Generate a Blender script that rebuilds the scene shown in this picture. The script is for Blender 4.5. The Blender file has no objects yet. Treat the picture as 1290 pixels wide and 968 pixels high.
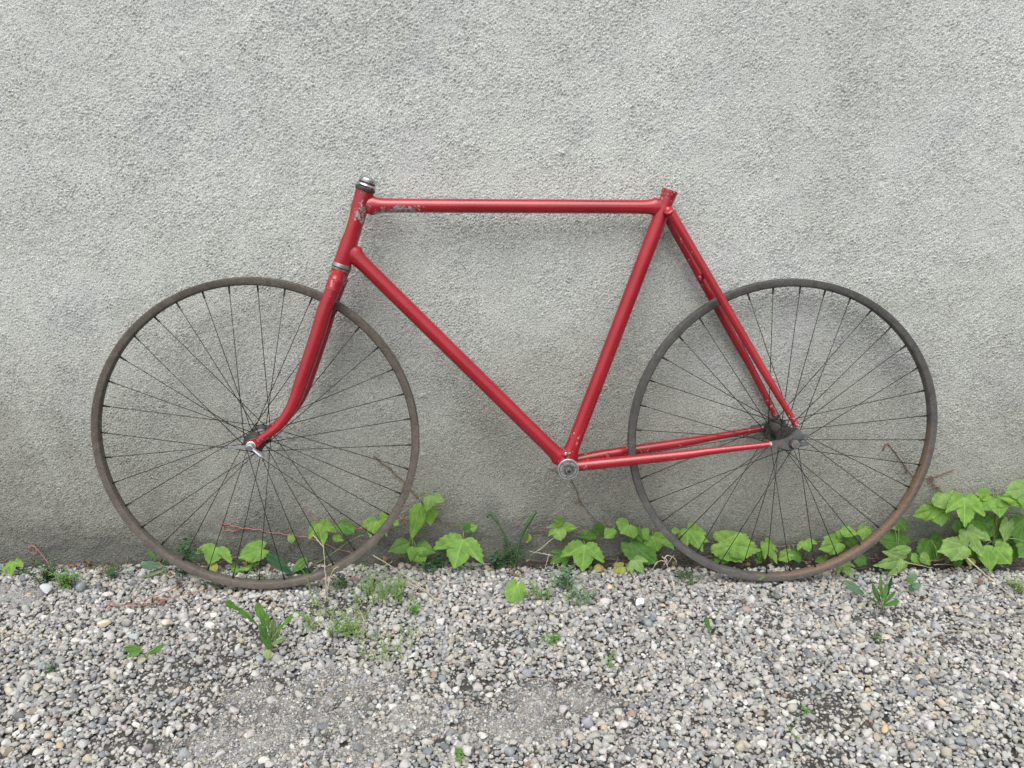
import bpy, math, random
import numpy as np
from mathutils import Vector, Matrix

rng = np.random.default_rng(7)
random.seed(7)
S = bpy.context.scene
C = S.collection

# ------------------------------------------------------------------ camera, sky, sun, exposure
CAM_H = 0.925
PITCH = math.radians(17.7)
FPX = 1040.0                       # focal length in pixels of a 1290 pixel wide picture
cam_d = bpy.data.cameras.new('camera')
cam_d.sensor_width = 36.0
cam_d.lens = 36.0 * FPX / 1290.0
cam_d.clip_start = 0.01
cam_d.clip_end = 200.0
cam = bpy.data.objects.new('camera', cam_d)
C.objects.link(cam)
cam.location = (0, 0, CAM_H)
cam.rotation_euler = (math.pi / 2 - PITCH, 0, 0)
S.camera = cam

SUN_EL, SUN_AZ = math.radians(62), math.radians(195)   # azimuth clockwise from +Y
world = bpy.data.worlds.new('World')
S.world = world
world.use_nodes = True
wn = world.node_tree
bg = wn.nodes['Background']
sky = wn.nodes.new('ShaderNodeTexSky')
sky.sky_type = 'NISHITA'
sky.sun_disc = False
sky.sun_elevation = SUN_EL
sky.sun_rotation = SUN_AZ
sky.air_density = 1.0
sky.dust_density = 3.0
hs = wn.nodes.new('ShaderNodeHueSaturation')           # overcast: most of the blue is gone
hs.inputs['Saturation'].default_value = 0.22
wn.links.new(sky.outputs[0], hs.inputs['Color'])
wn.links.new(hs.outputs[0], bg.inputs['Color'])
bg.inputs['Strength'].default_value = 0.105
sun_d = bpy.data.lights.new('sun', 'SUN')
sun_d.energy = 1.5
sun_d.angle = math.radians(58)
sun_d.color = (1.0, 0.988, 0.965)
sun = bpy.data.objects.new('sun', sun_d)
C.objects.link(sun)
sd = Vector((math.sin(SUN_AZ) * math.cos(SUN_EL), math.cos(SUN_AZ) * math.cos(SUN_EL), math.sin(SUN_EL)))
sun.rotation_euler = sd.to_track_quat('Z', 'Y').to_euler()
sun.location = (0, -3, 5)
S.view_settings.view_transform = 'Standard'
S.view_settings.look = 'None'
S.view_settings.gamma = 1.0
S.view_settings.use_curve_mapping = False
S.view_settings.exposure = 1.08

# ------------------------------------------------------------------ picture measurements to world points
CT, ST = math.cos(PITCH), math.sin(PITCH)


def c2w(p):
    x, y, z = p
    return np.array([x, z * CT - y * ST, -z * ST - y * CT])


def ray(px, py):
    return c2w(((px - 645.0) / FPX, (py - 484.0) / FPX, 1.0))


ORG = np.array([0, 0, CAM_H])


def wall_y(x):
    return 1.637 + 0.012 * x


def PW(px, py, d=0.0):
    """point at distance d in front of the wall"""
    r = ray(px, py)
    k = (1.637 - d) / (r[1] - 0.012 * r[0])
    return ORG + r * k


def gz(x, y):
    """height of the gravel top"""
    t = np.clip((y - 1.47) / 0.15, 0, 1)
    s = t * t * (3 - 2 * t)
    base = 0.0055 - 0.0122 * np.clip(x, -2.5, 2.5)
    dip = np.clip(0.5 - x, 0, 1.5) * 0.016
    und = 0.004 * np.sin(3.1 * x + 1.3) * np.sin(4.3 * y) * np.clip((1.45 - y) / 0.2, 0, 1)
    return base - s * dip + und


def PG(px, py, h=0.0):
    """point on the gravel (h above it)"""
    r = ray(px, py)
    k = -CAM_H / r[2]
    for _ in range(8):
        p = ORG + r * k
        k = (gz(p[0], p[1]) + h - CAM_H) / r[2]
    return ORG + r * k


n_c = np.array([.05, .208, -1.0]); n_c /= np.linalg.norm(n_c)
u_c = np.cross([0, 1, 0], -n_c); u_c /= np.linalg.norm(u_c)
BN = c2w(n_c)                       # bicycle plane normal, towards the camera
BU = c2w(u_c)                       # to the right along the bicycle
BV = np.cross(BU, BN); BV = BV if BV[2] > 0 else -BV   # up in the bicycle plane
FC = ORG + c2w((-.5, .107, 1.626))  # front hub centre
RC0 = ORG + c2w((.549, .102, 1.686))
RC = RC0 - BN * ((RC0 - FC) @ BN)   # rear hub centre, same plane


def PB(px, py, off=0.0):
    """point on the bicycle's own plane (off towards the camera)"""
    r = ray(px, py)
    k = ((FC - ORG) @ BN + off) / (r @ BN)
    return ORG + r * k


# ------------------------------------------------------------------ helpers
def lin(r, g, b):
    f = lambda c: (c / 255 / 12.92) if c / 255 <= 0.04045 else ((c / 255 + 0.055) / 1.055) ** 2.4
    return (f(r), f(g), f(b), 1.0)


class MB:
    """collects geometry for one mesh object"""
    def __init__(self):
        self.v = []; self.f = []; self.n = 0; self.att = {}; self.uv = None

    def add(self, v, f):
        v = np.asarray(v, float)
        self.v.append(v)
        for q in f:
            self.f.append(tuple(i + self.n for i in q))
        self.n += len(v)

    def tube(self, pts, rad, seg=12, caps=True, flat=None):
        pts = np.asarray(pts, float)
        n = len(pts)
        rad = np.full(n, rad) if np.isscalar(rad) else np.asarray(rad, float)
        tang = np.gradient(pts, axis=0)
        tang /= np.linalg.norm(tang, axis=1)[:, None] + 1e-12
        ref = np.array([0, 0, 1.0]) if abs(tang[0][2]) < .9 else np.array([1.0, 0, 0])
        a = np.cross(tang[0], ref); a /= np.linalg.norm(a)
        V = []
        for i in range(n):
            a = a - tang[i] * (a @ tang[i]); a /= np.linalg.norm(a)
            b = np.cross(tang[i], a)
            t = np.arange(seg) / seg * 2 * math.pi
            V.append(pts[i] + rad[i] * (np.cos(t)[:, None] * a + np.sin(t)[:, None] * b))
        V = np.concatenate(V)
        F = []
        for i in range(n - 1):
            for j in range(seg):
                k = (j + 1) % seg
                F.append((i * seg + j, i * seg + k, (i + 1) * seg + k, (i + 1) * seg + j))
        if caps:
            F.append(tuple(range(seg - 1, -1, -1)))
            F.append(tuple((n - 1) * seg + j for j in range(seg)))
        self.add(V, F)

    def lathe(self, c, axis, prof, seg=24, closed=False, up=None):
        """prof: (distance along axis, radius) pairs"""
        axis = np.asarray(axis, float); axis = axis / np.linalg.norm(axis)
        ref = np.array([0, 0, 1.0]) if abs(axis[2]) < .9 else np.array([1.0, 0, 0])
        a = np.cross(axis, ref); a /= np.linalg.norm(a); b = np.cross(axis, a)
        t = np.arange(seg) / seg * 2 * math.pi
        V = np.concatenate([c + axis * h + r * (np.cos(t)[:, None] * a + np.sin(t)[:, None] * b) for h, r in prof])
        F = []; n = len(prof)
        for i in range(n if closed else n - 1):
            i2 = (i + 1) % n
            for j in range(seg):
                k = (j + 1) % seg
                F.append((i * seg + j, i * seg + k, i2 * seg + k, i2 * seg + j))
        if not closed:
            F.append(tuple(range(seg - 1, -1, -1)))
            F.append(tuple((n - 1) * seg + j for j in range(seg)))
        self.add(V, F)

    def prism(self, poly, depth):
        """poly: outline points in space, extruded by the vector depth"""
        poly = np.asarray(poly, float); n = len(poly)
        V = np.concatenate([poly, poly + depth])
        F = [tuple(range(n - 1, -1, -1)), tuple(range(n, 2 * n))]
        F += [(i, (i + 1) % n, n + (i + 1) % n, n + i) for i in range(n)]
        self.add(V, F)

    def build(self, name, mat, parent=None, origin=None, smooth=True, angle=None):
        me = bpy.data.meshes.new(name)
        V = np.concatenate(self.v) if self.v else np.zeros((0, 3))
        if parent is not None and origin is None:
            origin = np.array(parent['_o'])
        if origin is None:
            origin = np.zeros(3)
        po = np.array(parent['_o']) if parent is not None else np.zeros(3)
        me.from_pydata((V - origin).tolist(), [], self.f)
        for k, a in self.att.items():
            at = me.attributes.new(k, 'FLOAT', 'POINT')
            at.data.foreach_set('value', np.asarray(a, np.float32))
        me.materials.append(mat)
        if smooth:
            me.polygons.foreach_set('use_smooth', [True] * len(me.polygons))
            if angle:
                me.set_sharp_from_angle(angle=math.radians(angle))
        me.validate()
        o = bpy.data.objects.new(name, me)
        C.objects.link(o)
        o.location = origin - po
        o['_o'] = [float(q) for q in origin]
        if parent is not None:
            o.parent = parent
        return o


def tag(o, label=None, cat=None, group=None, kind=None):
    if label: o['label'] = label
    if cat: o['category'] = cat
    if group: o['group'] = group
    if kind: o['kind'] = kind
    return o


def empty(name, loc, parent=None):
    o = bpy.data.objects.new(name, None)
    C.objects.link(o)
    o.empty_display_size = 0.05
    po = np.array(parent['_o']) if parent is not None else np.zeros(3)
    o.location = np.asarray(loc) - po
    o['_o'] = [float(q) for q in loc]
    if parent is not None:
        o.parent = parent
    return o


def smooth_path(pts, n=24):
    """Catmull-Rom through the points"""
    P = [np.asarray(p, float) for p in pts]
    P = [2 * P[0] - P[1]] + P + [2 * P[-1] - P[-2]]
    out = []
    segs = len(P) - 3
    per = max(2, n // segs)
    for i in range(segs):
        p0, p1, p2, p3 = P[i:i + 4]
        for t in np.linspace(0, 1, per, endpoint=(i == segs - 1)):
            out.append(.5 * ((2 * p1) + (p2 - p0) * t + (2 * p0 - 5 * p1 + 4 * p2 - p3) * t * t + (3 * p1 - p0 - 3 * p2 + p3) * t ** 3))
    return np.array(out)


# ------------------------------------------------------------------ materials
class NT:
    def __init__(self, name):
        self.m = bpy.data.materials.new(name); self.m.use_nodes = True
        self.t = self.m.node_tree
        self.b = self.t.nodes['Principled BSDF']

    def node(self, kind, **kw):
        n = self.t.nodes.new(kind)
        for k, v in kw.items():
            if k in n.inputs: n.inputs[k].default_value = v
            else: setattr(n, k, v)
        return n

    def link(self, a, b): self.t.links.new(a, b)

    def coord(self, which='Object', scale=None):
        n = self.node('ShaderNodeTexCoord')
        if scale is None: return n.outputs[which]
        m = self.node('ShaderNodeMapping'); m.inputs['Scale'].default_value = scale
        self.link(n.outputs[which], m.inputs[0]); return m.outputs[0]

    def noise(self, vec, scale, detail=3, rough=.55, dist=0):
        n = self.node('ShaderNodeTexNoise')
        n.inputs['Scale'].default_value = scale; n.inputs['Detail'].default_value = detail
        n.inputs['Roughness'].default_value = rough; n.inputs['Distortion'].default_value = dist
        if vec is not None: self.link(vec, n.inputs['Vector'])
        return n.outputs['Fac']

    def ramp(self, fac, stops):
        n = self.node('ShaderNodeValToRGB'); cr = n.color_ramp
        while len(cr.elements) < len(stops): cr.elements.new(0.5)
        for e, (p, c) in zip(cr.elements, stops):
            e.position = p; e.color = c if len(c) == 4 else (*c, 1)
        self.link(fac, n.inputs[0]); return n.outputs[0]

    def mix(self, fac, a, b, mode='MIX'):
        n = self.node('ShaderNodeMix', data_type='RGBA', blend_type=mode)
        for s, v in ((0, fac), (6, a), (7, b)):
            if isinstance(v, (int, float)): n.inputs[s].default_value = v
            elif isinstance(v, tuple): n.inputs[s].default_value = v if len(v) == 4 else (*v, 1)
            else: self.link(v, n.inputs[s])
        return n.outputs[2]

    def math(self, op, a, b=0.0, c=None):
        n = self.node('ShaderNodeMath', operation=op)
        for i, v in enumerate((a, b, c)):
            if v is None: continue
            if isinstance(v, (int, float)): n.inputs[i].default_value = v
            else: self.link(v, n.inputs[i])
        return n.outputs[0]

    def step(self, v, lo, hi):
        n = self.node('ShaderNodeMapRange', interpolation_type='SMOOTHSTEP')
        self.link(v, n.inputs[0]); n.inputs[1].default_value = lo; n.inputs[2].default_value = hi
        return n.outputs[0]

    def bump(self, h, strength, dist):
        n = self.node('ShaderNodeBump'); n.inputs['Strength'].default_value = strength
        n.inputs['Distance'].default_value = dist
        self.link(h, n.inputs['Height']); self.link(n.outputs[0], self.b.inputs['Normal'])
        return n

    def attr(self, name, kind='GEOMETRY'):
        n = self.node('ShaderNodeAttribute', attribute_name=name, attribute_type=kind)
        return n

    def col(self, c):
        if isinstance(c, tuple): self.b.inputs['Base Color'].default_value = c if len(c) == 4 else (*c, 1)
        else: self.link(c, self.b.inputs['Base Color'])

    def put(self, name, v):
        if isinstance(v, (int, float)): self.b.inputs[name].default_value = v
        else: self.link(v, self.b.inputs[name])


def mat_wall():
    m = NT('stucco')
    co = m.coord()
    big = m.noise(co, 1.6, 4, .6, .6)
    mid = m.noise(co, 6.0, 4, .6, .3)
    fine = m.noise(m.coord('Object', (1.0, 1.0, 1.25)), 330, 2, .6, .4)
    c = m.ramp(big, [(.30, (.43, .446, .418)), (.5, (.475, .490, .460)), (.72, (.515, .530, .500))])
    c = m.mix(m.step(mid, .52, .72), c, (.44, .45, .445))
    # patched plaster, faintly lilac
    c = m.mix(m.math('MULTIPLY', m.step(m.noise(co, 3.3, 3, .5, .8), .58, .66), .45), c, (.455, .455, .47))
    # splash dirt, damp and algae stains with ragged edges; light fall-off painted in too
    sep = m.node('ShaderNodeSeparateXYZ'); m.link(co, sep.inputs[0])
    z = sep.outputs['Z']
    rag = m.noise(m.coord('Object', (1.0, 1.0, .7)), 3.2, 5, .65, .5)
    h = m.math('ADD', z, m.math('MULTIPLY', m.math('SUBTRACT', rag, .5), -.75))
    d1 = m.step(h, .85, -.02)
    c = m.mix(m.math('MULTIPLY', d1, .76), c, (.165, .160, .125))  # broad darkening downwards: splash dirt plus the drop of skylight, painted in
    rag2 = m.noise(co, 7.5, 5, .65, .4)
    h2 = m.math('ADD', z, m.math('MULTIPLY', m.math('SUBTRACT', rag2, .5), -.34))
    c = m.mix(m.math('MULTIPLY', m.step(h2, .15, .02), .55), c, (.085, .085, .082))
    streak = m.noise(m.coord('Object', (9, 9, .8)), 1.6, 4, .6)
    c = m.mix(m.math('MULTIPLY', m.step(streak, .56, .74), .12), c, (.25, .245, .22))
    sp = m.noise(co, 430, 2, .5)
    c = m.mix(m.math('MULTIPLY', m.step(sp, .54, .66), .8), c, m.mix(1.0, c, (1.38, 1.38, 1.37), 'MULTIPLY'))
    c = m.mix(m.math('MULTIPLY', m.step(sp, .46, .34), .85), c, m.mix(1.0, c, (.50, .50, .48), 'MULTIPLY'))
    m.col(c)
    m.put('Roughness', .93); m.put('Specular IOR Level', .25)
    hh = m.math('ADD', m.math('MULTIPLY', fine, .7), m.math('MULTIPLY', m.noise(co, 640, 2), .4))
    m.bump(hh, .8, .0030)
    return m.m


def mat_soil():
    m = NT('soil')
    co = m.coord()
    a = m.attr('sand').outputs['Fac']
    n1 = m.noise(co, 14, 5, .65); n2 = m.noise(co, 160, 4, .7)
    dark = m.ramp(n1, [(.3, (.040, .037, .032)), (.6, (.085, .080, .072)), (.8, (.14, .133, .12))])
    sand = m.ramp(m.noise(co, 45, 5, .75), [(.3, (.16, .156, .147)), (.5, (.33, .325, .31)), (.7, (.44, .435, .42))])
    c = m.mix(a, dark, sand)
    c = m.mix(m.math('MULTIPLY', m.step(n2, .55, .7), .5), c, (.40, .39, .37))
    m.col(c); m.put('Roughness', .95); m.put('Specular IOR Level', .2)
    m.bump(m.math('ADD', n2, m.math('MULTIPLY', m.noise(co, 420, 3), .7)), 1.0, .006)
    return m.m


def mat_stone(kind):
    m = NT('pebble_stone_' + kind)
    c0 = m.attr('col', 'INSTANCER' if kind == 'instanced' else 'OBJECT').outputs['Color']
    co = m.coord()
    n1 = m.noise(co, 1.7 if kind == 'instanced' else 110, 5, .7, .6)
    n2 = m.noise(co, 9 if kind == 'instanced' else 700, 3, .7)
    c = m.mix(m.math('MULTIPLY', m.step(n1, .42, .72), .38), c0, m.mix(1.0, c0, (.62, .60, .57), 'MULTIPLY'))
    c = m.mix(m.math('MULTIPLY', m.step(n2, .58, .70), .30), c, (.50, .49, .47))
    m.col(c); m.put('Roughness', .72); m.put('Specular IOR Level', .35)
    m.bump(m.math('ADD', m.math('MULTIPLY', n1, .6), n2), .35, .06 if kind == 'instanced' else .0012)
    return m.m


def mat_paint():
    m = NT('red_paint')
    co = m.coord('Object')
    wear = m.attr('wear').outputs['Fac']
    n0 = m.noise(co, 12, 3, .5); n1 = m.noise(co, 130, 4, .65, .4); n2 = m.noise(co, 38, 4, .6, .8)
    red = m.ramp(n0, [(.3, (.225, .007, .013)), (.55, (.28, .009, .017)), (.8, (.32, .015, .025))])
    red = m.mix(m.math('MULTIPLY', m.step(m.noise(co, 60, 4, .7), .5, .75), .30), red, (.25, .014, .022))
    metal = m.ramp(m.noise(co, 200, 3, .6), [(.35, (.10, .095, .09)), (.55, (.27, .27, .26)), (.7, (.40, .40, .385))])
    chip = m.math('GREATER_THAN', m.math('ADD', n1, m.math('MULTIPLY', wear, .30)), .755)
    big = m.math('GREATER_THAN', m.math('ADD', m.math('MULTIPLY', n2, .8), m.math('MULTIPLY', wear, .40)), .74)
    ch = m.math('MAXIMUM', chip, big)
    m.col(m.mix(ch, red, metal))
    m.put('Roughness', m.math('ADD', m.math('MULTIPLY', n0, .16), m.math('ADD', .19, m.math('MULTIPLY', ch, .18))))
    m.put('Specular IOR Level', .45); m.put('Coat Weight', .30); m.put('Coat Roughness', .15)
    m.bump(m.math('ADD', m.math('MULTIPLY', ch, -1.0), m.math('MULTIPLY', m.noise(co, 300, 2), .25)), .35, .0007)
    return m.m


def mat_metal(name, c1, c2, rough, metallic, sc=60, rust=None):
    m = NT(name)
    co = m.coord()
    n = m.noise(co, sc, 4, .65, .5)
    c = m.ramp(n, [(.32, c1), (.68, c2)])
    if rust:
        c = m.mix(m.math('MULTIPLY', m.step(m.noise(co, rust[1], 5, .7, .3), .50, .66), rust[2]), c, rust[0])
    m.col(c); m.put('Metallic', metallic)
    m.put('Roughness', m.math('ADD', rough - .1, m.math('MULTIPLY', n, .22)))
    m.bump(m.noise(co, 420, 3), .2, .0006)
    return m.m


def mat_rim(name, c1, c2, rustcol, rust_lo):
    m = NT(name)
    co = m.coord()
    n = m.noise(co, 26, 5, .7, .6); n2 = m.noise(co, 220, 4, .7)
    c = m.ramp(n, [(.3, c1), (.7, c2)])
    c = m.mix(m.math('MULTIPLY', m.step(n2, .46, .68), .5), c, tuple(x * .45 for x in c1))
    c = m.mix(m.math('MULTIPLY', m.step(m.noise(co, 75, 5, .75), .52, .62), .4), c, tuple(x * 1.15 for x in c2))
    r = m.attr('rust').outputs['Fac']
    rn = m.noise(co, 40, 5, .75, .3)
    rf = m.step(m.math('ADD', m.math('MULTIPLY', r, .75), m.math('MULTIPLY', rn, .5)), rust_lo, rust_lo + .28)
    c = m.mix(rf, c, m.ramp(n2, [(.35, tuple(x * .6 for x in rustcol)), (.6, rustcol)]))
    m.col(c)
    m.put('Metallic', .25)
    m.put('Roughness', m.math('ADD', .42, m.math('MULTIPLY', n2, .28)))
    m.bump(m.math('ADD', n2, m.math('MULTIPLY', rf, .4)), .25, .0006)
    return m.m


def mat_leaf(name, base, vein, tintvar=.25, trans=.35):
    m = NT(name)
    uvn = m.node('ShaderNodeUVMap'); uvn.uv_map = 'uv'
    sp = m.node('ShaderNodeSeparateXYZ'); m.link(uvn.outputs[0], sp.inputs[0])
    s, t = sp.outputs[0], m.math('ABSOLUTE', sp.outputs[1])
    d1 = t
    d2 = m.math('ABSOLUTE', m.math('SUBTRACT', s, m.math('MULTIPLY', t, .62)))
    d3 = m.math('ABSOLUTE', m.math('SUBTRACT', m.math('FRACT', m.math('SUBTRACT', m.math('MULTIPLY', s, 6.0), m.math('MULTIPLY', t, 4.0))), .5))
    v = m.math('MAXIMUM', m.step(d1, .045, .012), m.math('MULTIPLY', m.step(d2, .045, .012), .8))
    v = m.math('MAXIMUM', v, m.math('MULTIPLY', m.step(d3, .10, .02), .40))
    info = m.node('ShaderNodeObjectInfo')
    co = m.coord()
    n = m.noise(co, 45, 4, .6); n2 = m.noise(co, 260, 3, .6)
    b2 = tuple(x * .62 for x in base)
    c = m.mix(m.step(n, .35, .7), b2, base)
    c = m.mix(m.math('MULTIPLY', info.outputs['Random'], tintvar), c, (base[0] * .65, base[1] * .85, base[2] * 1.3))
    c = m.mix(m.math('MULTIPLY', v, .50), c, vein)
    c = m.mix(m.math('MULTIPLY', m.step(m.noise(co, 80, 4, .75), .66, .72), .5), c, (.20, .16, .05))
    m.col(c); m.put('Roughness', .5); m.put('Specular IOR Level', .22)
    bp = m.bump(m.math('ADD', m.math('MULTIPLY', v, -.9), m.math('MULTIPLY', n2, .5)), .5, .0016)
    tr = m.node('ShaderNodeBsdfTranslucent')
    m.link(m.mix(1.0, c, (1.10, 1.2, .5), 'MULTIPLY'), tr.inputs[0])
    ms = m.node('ShaderNodeMixShader'); ms.inputs[0].default_value = trans
    m.link(m.b.outputs[0], ms.inputs[1]); m.link(tr.outputs[0], ms.inputs[2])
    out = m.t.nodes['Material Output']
    m.link(ms.outputs[0], out.inputs[0])
    return m.m


def mat_plain(name, c1, c2, rough=.7, sc=80):
    m = NT(name)
    co = m.coord()
    n = m.noise(co, sc, 4, .65, .3)
    m.col(m.ramp(n, [(.3, c1), (.7, c2)])); m.put('Roughness', rough); m.put('Specular IOR Level', .3)
    m.bump(m.noise(co, 500, 3), .3, .0008)
    return m.m


M = {
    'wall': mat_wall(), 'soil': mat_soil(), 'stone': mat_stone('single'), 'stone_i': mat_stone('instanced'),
    'paint': mat_paint(),
    'chrome': mat_metal('worn_chrome', (.42, .42, .43), (.72, .72, .73), .26, 1.0, 90, ((.16, .12, .09), 55, .5)),
    'steel': mat_metal('dull_steel', (.16, .155, .15), (.33, .33, .32), .5, .8, 70, ((.12, .085, .06), 60, .6)),
    'alloy': mat_metal('grey_alloy', (.34, .35, .35), (.52, .53, .53), .42, .85, 80),
    'silver': mat_metal('bright_plated_steel', (.46, .50, .54), (.70, .73, .76), .30, .85, 60),
    'dark': mat_metal('dark_greasy_steel', (.03, .029, .028), (.085, .08, .075), .5, .5, 60, ((.10, .06, .035), 70, .5)),
    'spoke': mat_metal('spoke_steel', (.020, .019, .018), (.05, .047, .043), .5, .5, 50),
    'plate': mat_metal('bare_dropout_steel', (.055, .065, .065), (.13, .15, .147), .55, .4, 90, ((.36, .02, .03), 60, .28)),
    'rim_f': mat_rim('front_rim_metal', (.072, .061, .050), (.135, .117, .098), (.15, .10, .065), .70),
    'rim_r': mat_rim('rear_rim_metal', (.060, .058, .054), (.115, .111, .103), (.17, .112, .075), .70),
    'badge': mat_plain('faded_badge', (.24, .19, .115), (.36, .295, .19), .5, 60),
    'leaf': mat_leaf('creeper_leaf', (.245, .44, .078), (.37, .54, .17), .25, .42),
    'leaf_pale': mat_leaf('pale_creeper_leaf', (.29, .46, .13), (.42, .56, .24), .15, .42),
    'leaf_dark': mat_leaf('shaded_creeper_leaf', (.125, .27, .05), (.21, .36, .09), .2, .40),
    'leaf_yellow': mat_leaf('yellowing_creeper_leaf', (.40, .42, .10), (.5, .45, .2), .1),
    'leaf_pink': mat_leaf('reddened_creeper_leaf', (.36, .22, .13), (.45, .35, .18), .1),
    'weed_dark': mat_leaf('dark_weed_leaf', (.045, .115, .045), (.09, .17, .08), .3, .25),
    'weed': mat_leaf('weed_leaf', (.13, .29, .06), (.25, .40, .14), .3, .3),
    'dandelion': mat_leaf('dandelion_leaf', (.20, .40, .075), (.33, .5, .2), .2, .4),
    'weed_blue': mat_leaf('bluish_weed_leaf', (.15, .26, .15), (.25, .36, .24), .2, .25),
    'weed_pale': mat_leaf('pale_mat_leaf', (.27, .36, .13), (.36, .44, .22), .3, .3),
    'stem_red': mat_plain('red_stem', (.24, .085, .075), (.37, .19, .16), .55),
    'stem_dark': mat_plain('dark_green_stem', (.035, .075, .03), (.075, .13, .055), .55),
    'stem_green': mat_plain('green_stem', (.12, .19, .06), (.22, .30, .10), .55),
    'stem_brown': mat_plain('brown_stem', (.10, .065, .045), (.21, .145, .10), .8),
    'twig': mat_plain('grey_brown_twig', (.05, .036, .027), (.17, .13, .10), .85, 20),
    'straw': mat_plain('dry_straw', (.30, .26, .19), (.48, .43, .335), .8),
    'litter': mat_plain('dead_leaf', (.09, .055, .035), (.23, .15, .10), .85, 50),
}

# ------------------------------------------------------------------ the wall
def fft_noise(ny, nx, cell, lo, hi, ang=0.0, stretch=1.0, seed=0):
    r = np.random.default_rng(seed)
    ky = np.fft.fftfreq(ny, cell)[:, None]; kx = np.fft.rfftfreq(nx, cell)[None, :]
    ca, sa = math.cos(ang), math.sin(ang)
    kp = (kx * ca + ky * sa) * stretch; kq = (-kx * sa + ky * ca)
    k = np.sqrt(kp ** 2 + kq ** 2)
    amp = np.exp(-.5 * (np.log((k + 1e-9) / math.sqrt(lo * hi)) / (math.log(hi / lo) / 2)) ** 2) / (k + 1e-3)
    F = (r.normal(size=k.shape) + 1j * r.normal(size=k.shape)) * amp
    a = np.fft.irfft2(F, s=(ny, nx))
    return a / a.std()


def grid_faces(ny, nx, off=0):
    i = np.arange(ny - 1)[:, None] * nx + np.arange(nx - 1)[None, :]
    i = i.ravel() + off
    return np.stack([i, i + 1, i + nx + 1, i + nx], 1)


def big_mesh(name, V, Q, mat):
    me = bpy.data.meshes.new(name)
    me.vertices.add(len(V)); me.vertices.foreach_set('co', V.astype(np.float32).ravel())
    me.loops.add(len(Q) * 4); me.loops.foreach_set('vertex_index', Q.astype(np.int32).ravel())
    me.polygons.add(len(Q)); me.polygons.foreach_set('loop_start', np.arange(0, len(Q) * 4, 4, dtype=np.int32))
    me.polygons.foreach_set('use_smooth', np.ones(len(Q), bool))
    me.update(calc_edges=True)
    me.materials.append(mat)
    o = bpy.data.objects.new(name, me); C.objects.link(o)
    o['_o'] = [0., 0., 0.]
    return o


cell = 0.0021
X0, X1, Z0, Z1 = -1.36, 1.36, -0.06, 1.28
nx, nz = int((X1 - X0) / cell) + 1, int((Z1 - Z0) / cell) + 1
gx = np.linspace(X0, X1, nx); gzv = np.linspace(Z0, Z1, nz)
A = fft_noise(nz, nx, cell, 110, 215, math.radians(-35), .72, 1)
B = fft_noise(nz, nx, cell, 160, 235, math.radians(20), .85, 2)
L = fft_noise(nz, nx, cell, .8, 3.5, 0, 1, 3)
L2 = fft_noise(nz, nx, cell, 4, 14, 0, 1, 4)
amp = np.clip(.92 + .10 * L + .14 * L2, .5, 1.3)
Cn = fft_noise(nz, nx, cell, 25, 60, math.radians(-40), .5, 5)
H = amp * (A * .00044 + B * .00052 + np.clip(A + B - 1.7, 0, 2) * .0007 + Cn * .00022) + L * .0005 + L2 * .0004
XX, ZZ = np.meshgrid(gx, gzv)
lr_ = np.random.default_rng(21)
for q in range(60):                                          # lumps and pits left by the trowel
    lx_, lz_, ls = lr_.uniform(X0, X1), lr_.uniform(.0, Z1), lr_.uniform(.002, .0042)
    i0, i1 = np.searchsorted(gx, [lx_ - 4 * ls, lx_ + 4 * ls]); j0, j1 = np.searchsorted(gzv, [lz_ - 4 * ls, lz_ + 4 * ls])
    H[j0:j1, i0:i1] += lr_.choice([1, 1, -.8]) * ls * .55 * np.exp(-((XX[j0:j1, i0:i1] - lx_) ** 2 + 1.4 * (ZZ[j0:j1, i0:i1] - lz_) ** 2) / (2 * ls * ls))
foot = fft_noise(nz, nx, cell, 2, 9, 0, .35, 6)               # plaster washed away along the foot
fz_ = np.clip((.045 + .010 * foot - ZZ) / .040, 0, 1)
H -= .0036 * fz_ * fz_ * (3 - 2 * fz_)
fz_ = np.clip((.100 + .016 * fft_noise(nz, nx, cell, 1, 6, 0, .3, 8) - ZZ) / .04, 0, 1)
H -= .0012 * fz_ * fz_ * (3 - 2 * fz_)
YY = 1.637 + .012 * XX - H
V = np.stack([XX, YY, ZZ], -1).reshape(-1, 3)
Q = grid_faces(nz, nx)
# plain wall beyond the detailed field, butted to its edges
xs = np.array([-9, X0, X1, 9.0]); zs = np.array([-.3, Z0, Z1, 4.5])
ex = []
for i in range(3):
    for j in range(3):
        if (i, j) != (1, 1):
            ex.append([(xs[i], zs[j]), (xs[i + 1], zs[j]), (xs[i + 1], zs[j + 1]), (xs[i], zs[j + 1])])
ex = np.array(ex).reshape(-1, 2)
VE = np.stack([ex[:, 0], 1.637 + .012 * ex[:, 0], ex[:, 1]], -1)
Q = np.concatenate([Q, (np.arange(len(ex)).reshape(-1, 4) + len(V))])
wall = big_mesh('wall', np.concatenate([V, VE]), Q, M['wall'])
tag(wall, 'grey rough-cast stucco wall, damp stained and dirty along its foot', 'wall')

# ------------------------------------------------------------------ the ground
def foot_gap(x):
    t = np.clip((x + .12) / .30, 0, 1)
    return .020 + .034 * t * t * (3 - 2 * t) + .006 * np.sin(17 * x) + .005 * np.sin(41 * x + 1)


def pxblob(px, py, rx, ry):
    c = PG(px, py); ex_ = PG(px + rx, py); ey_ = PG(px, py + ry)
    return (c[0], c[1], abs(ex_[0] - c[0]), abs(c[1] - ey_[1]))


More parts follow.
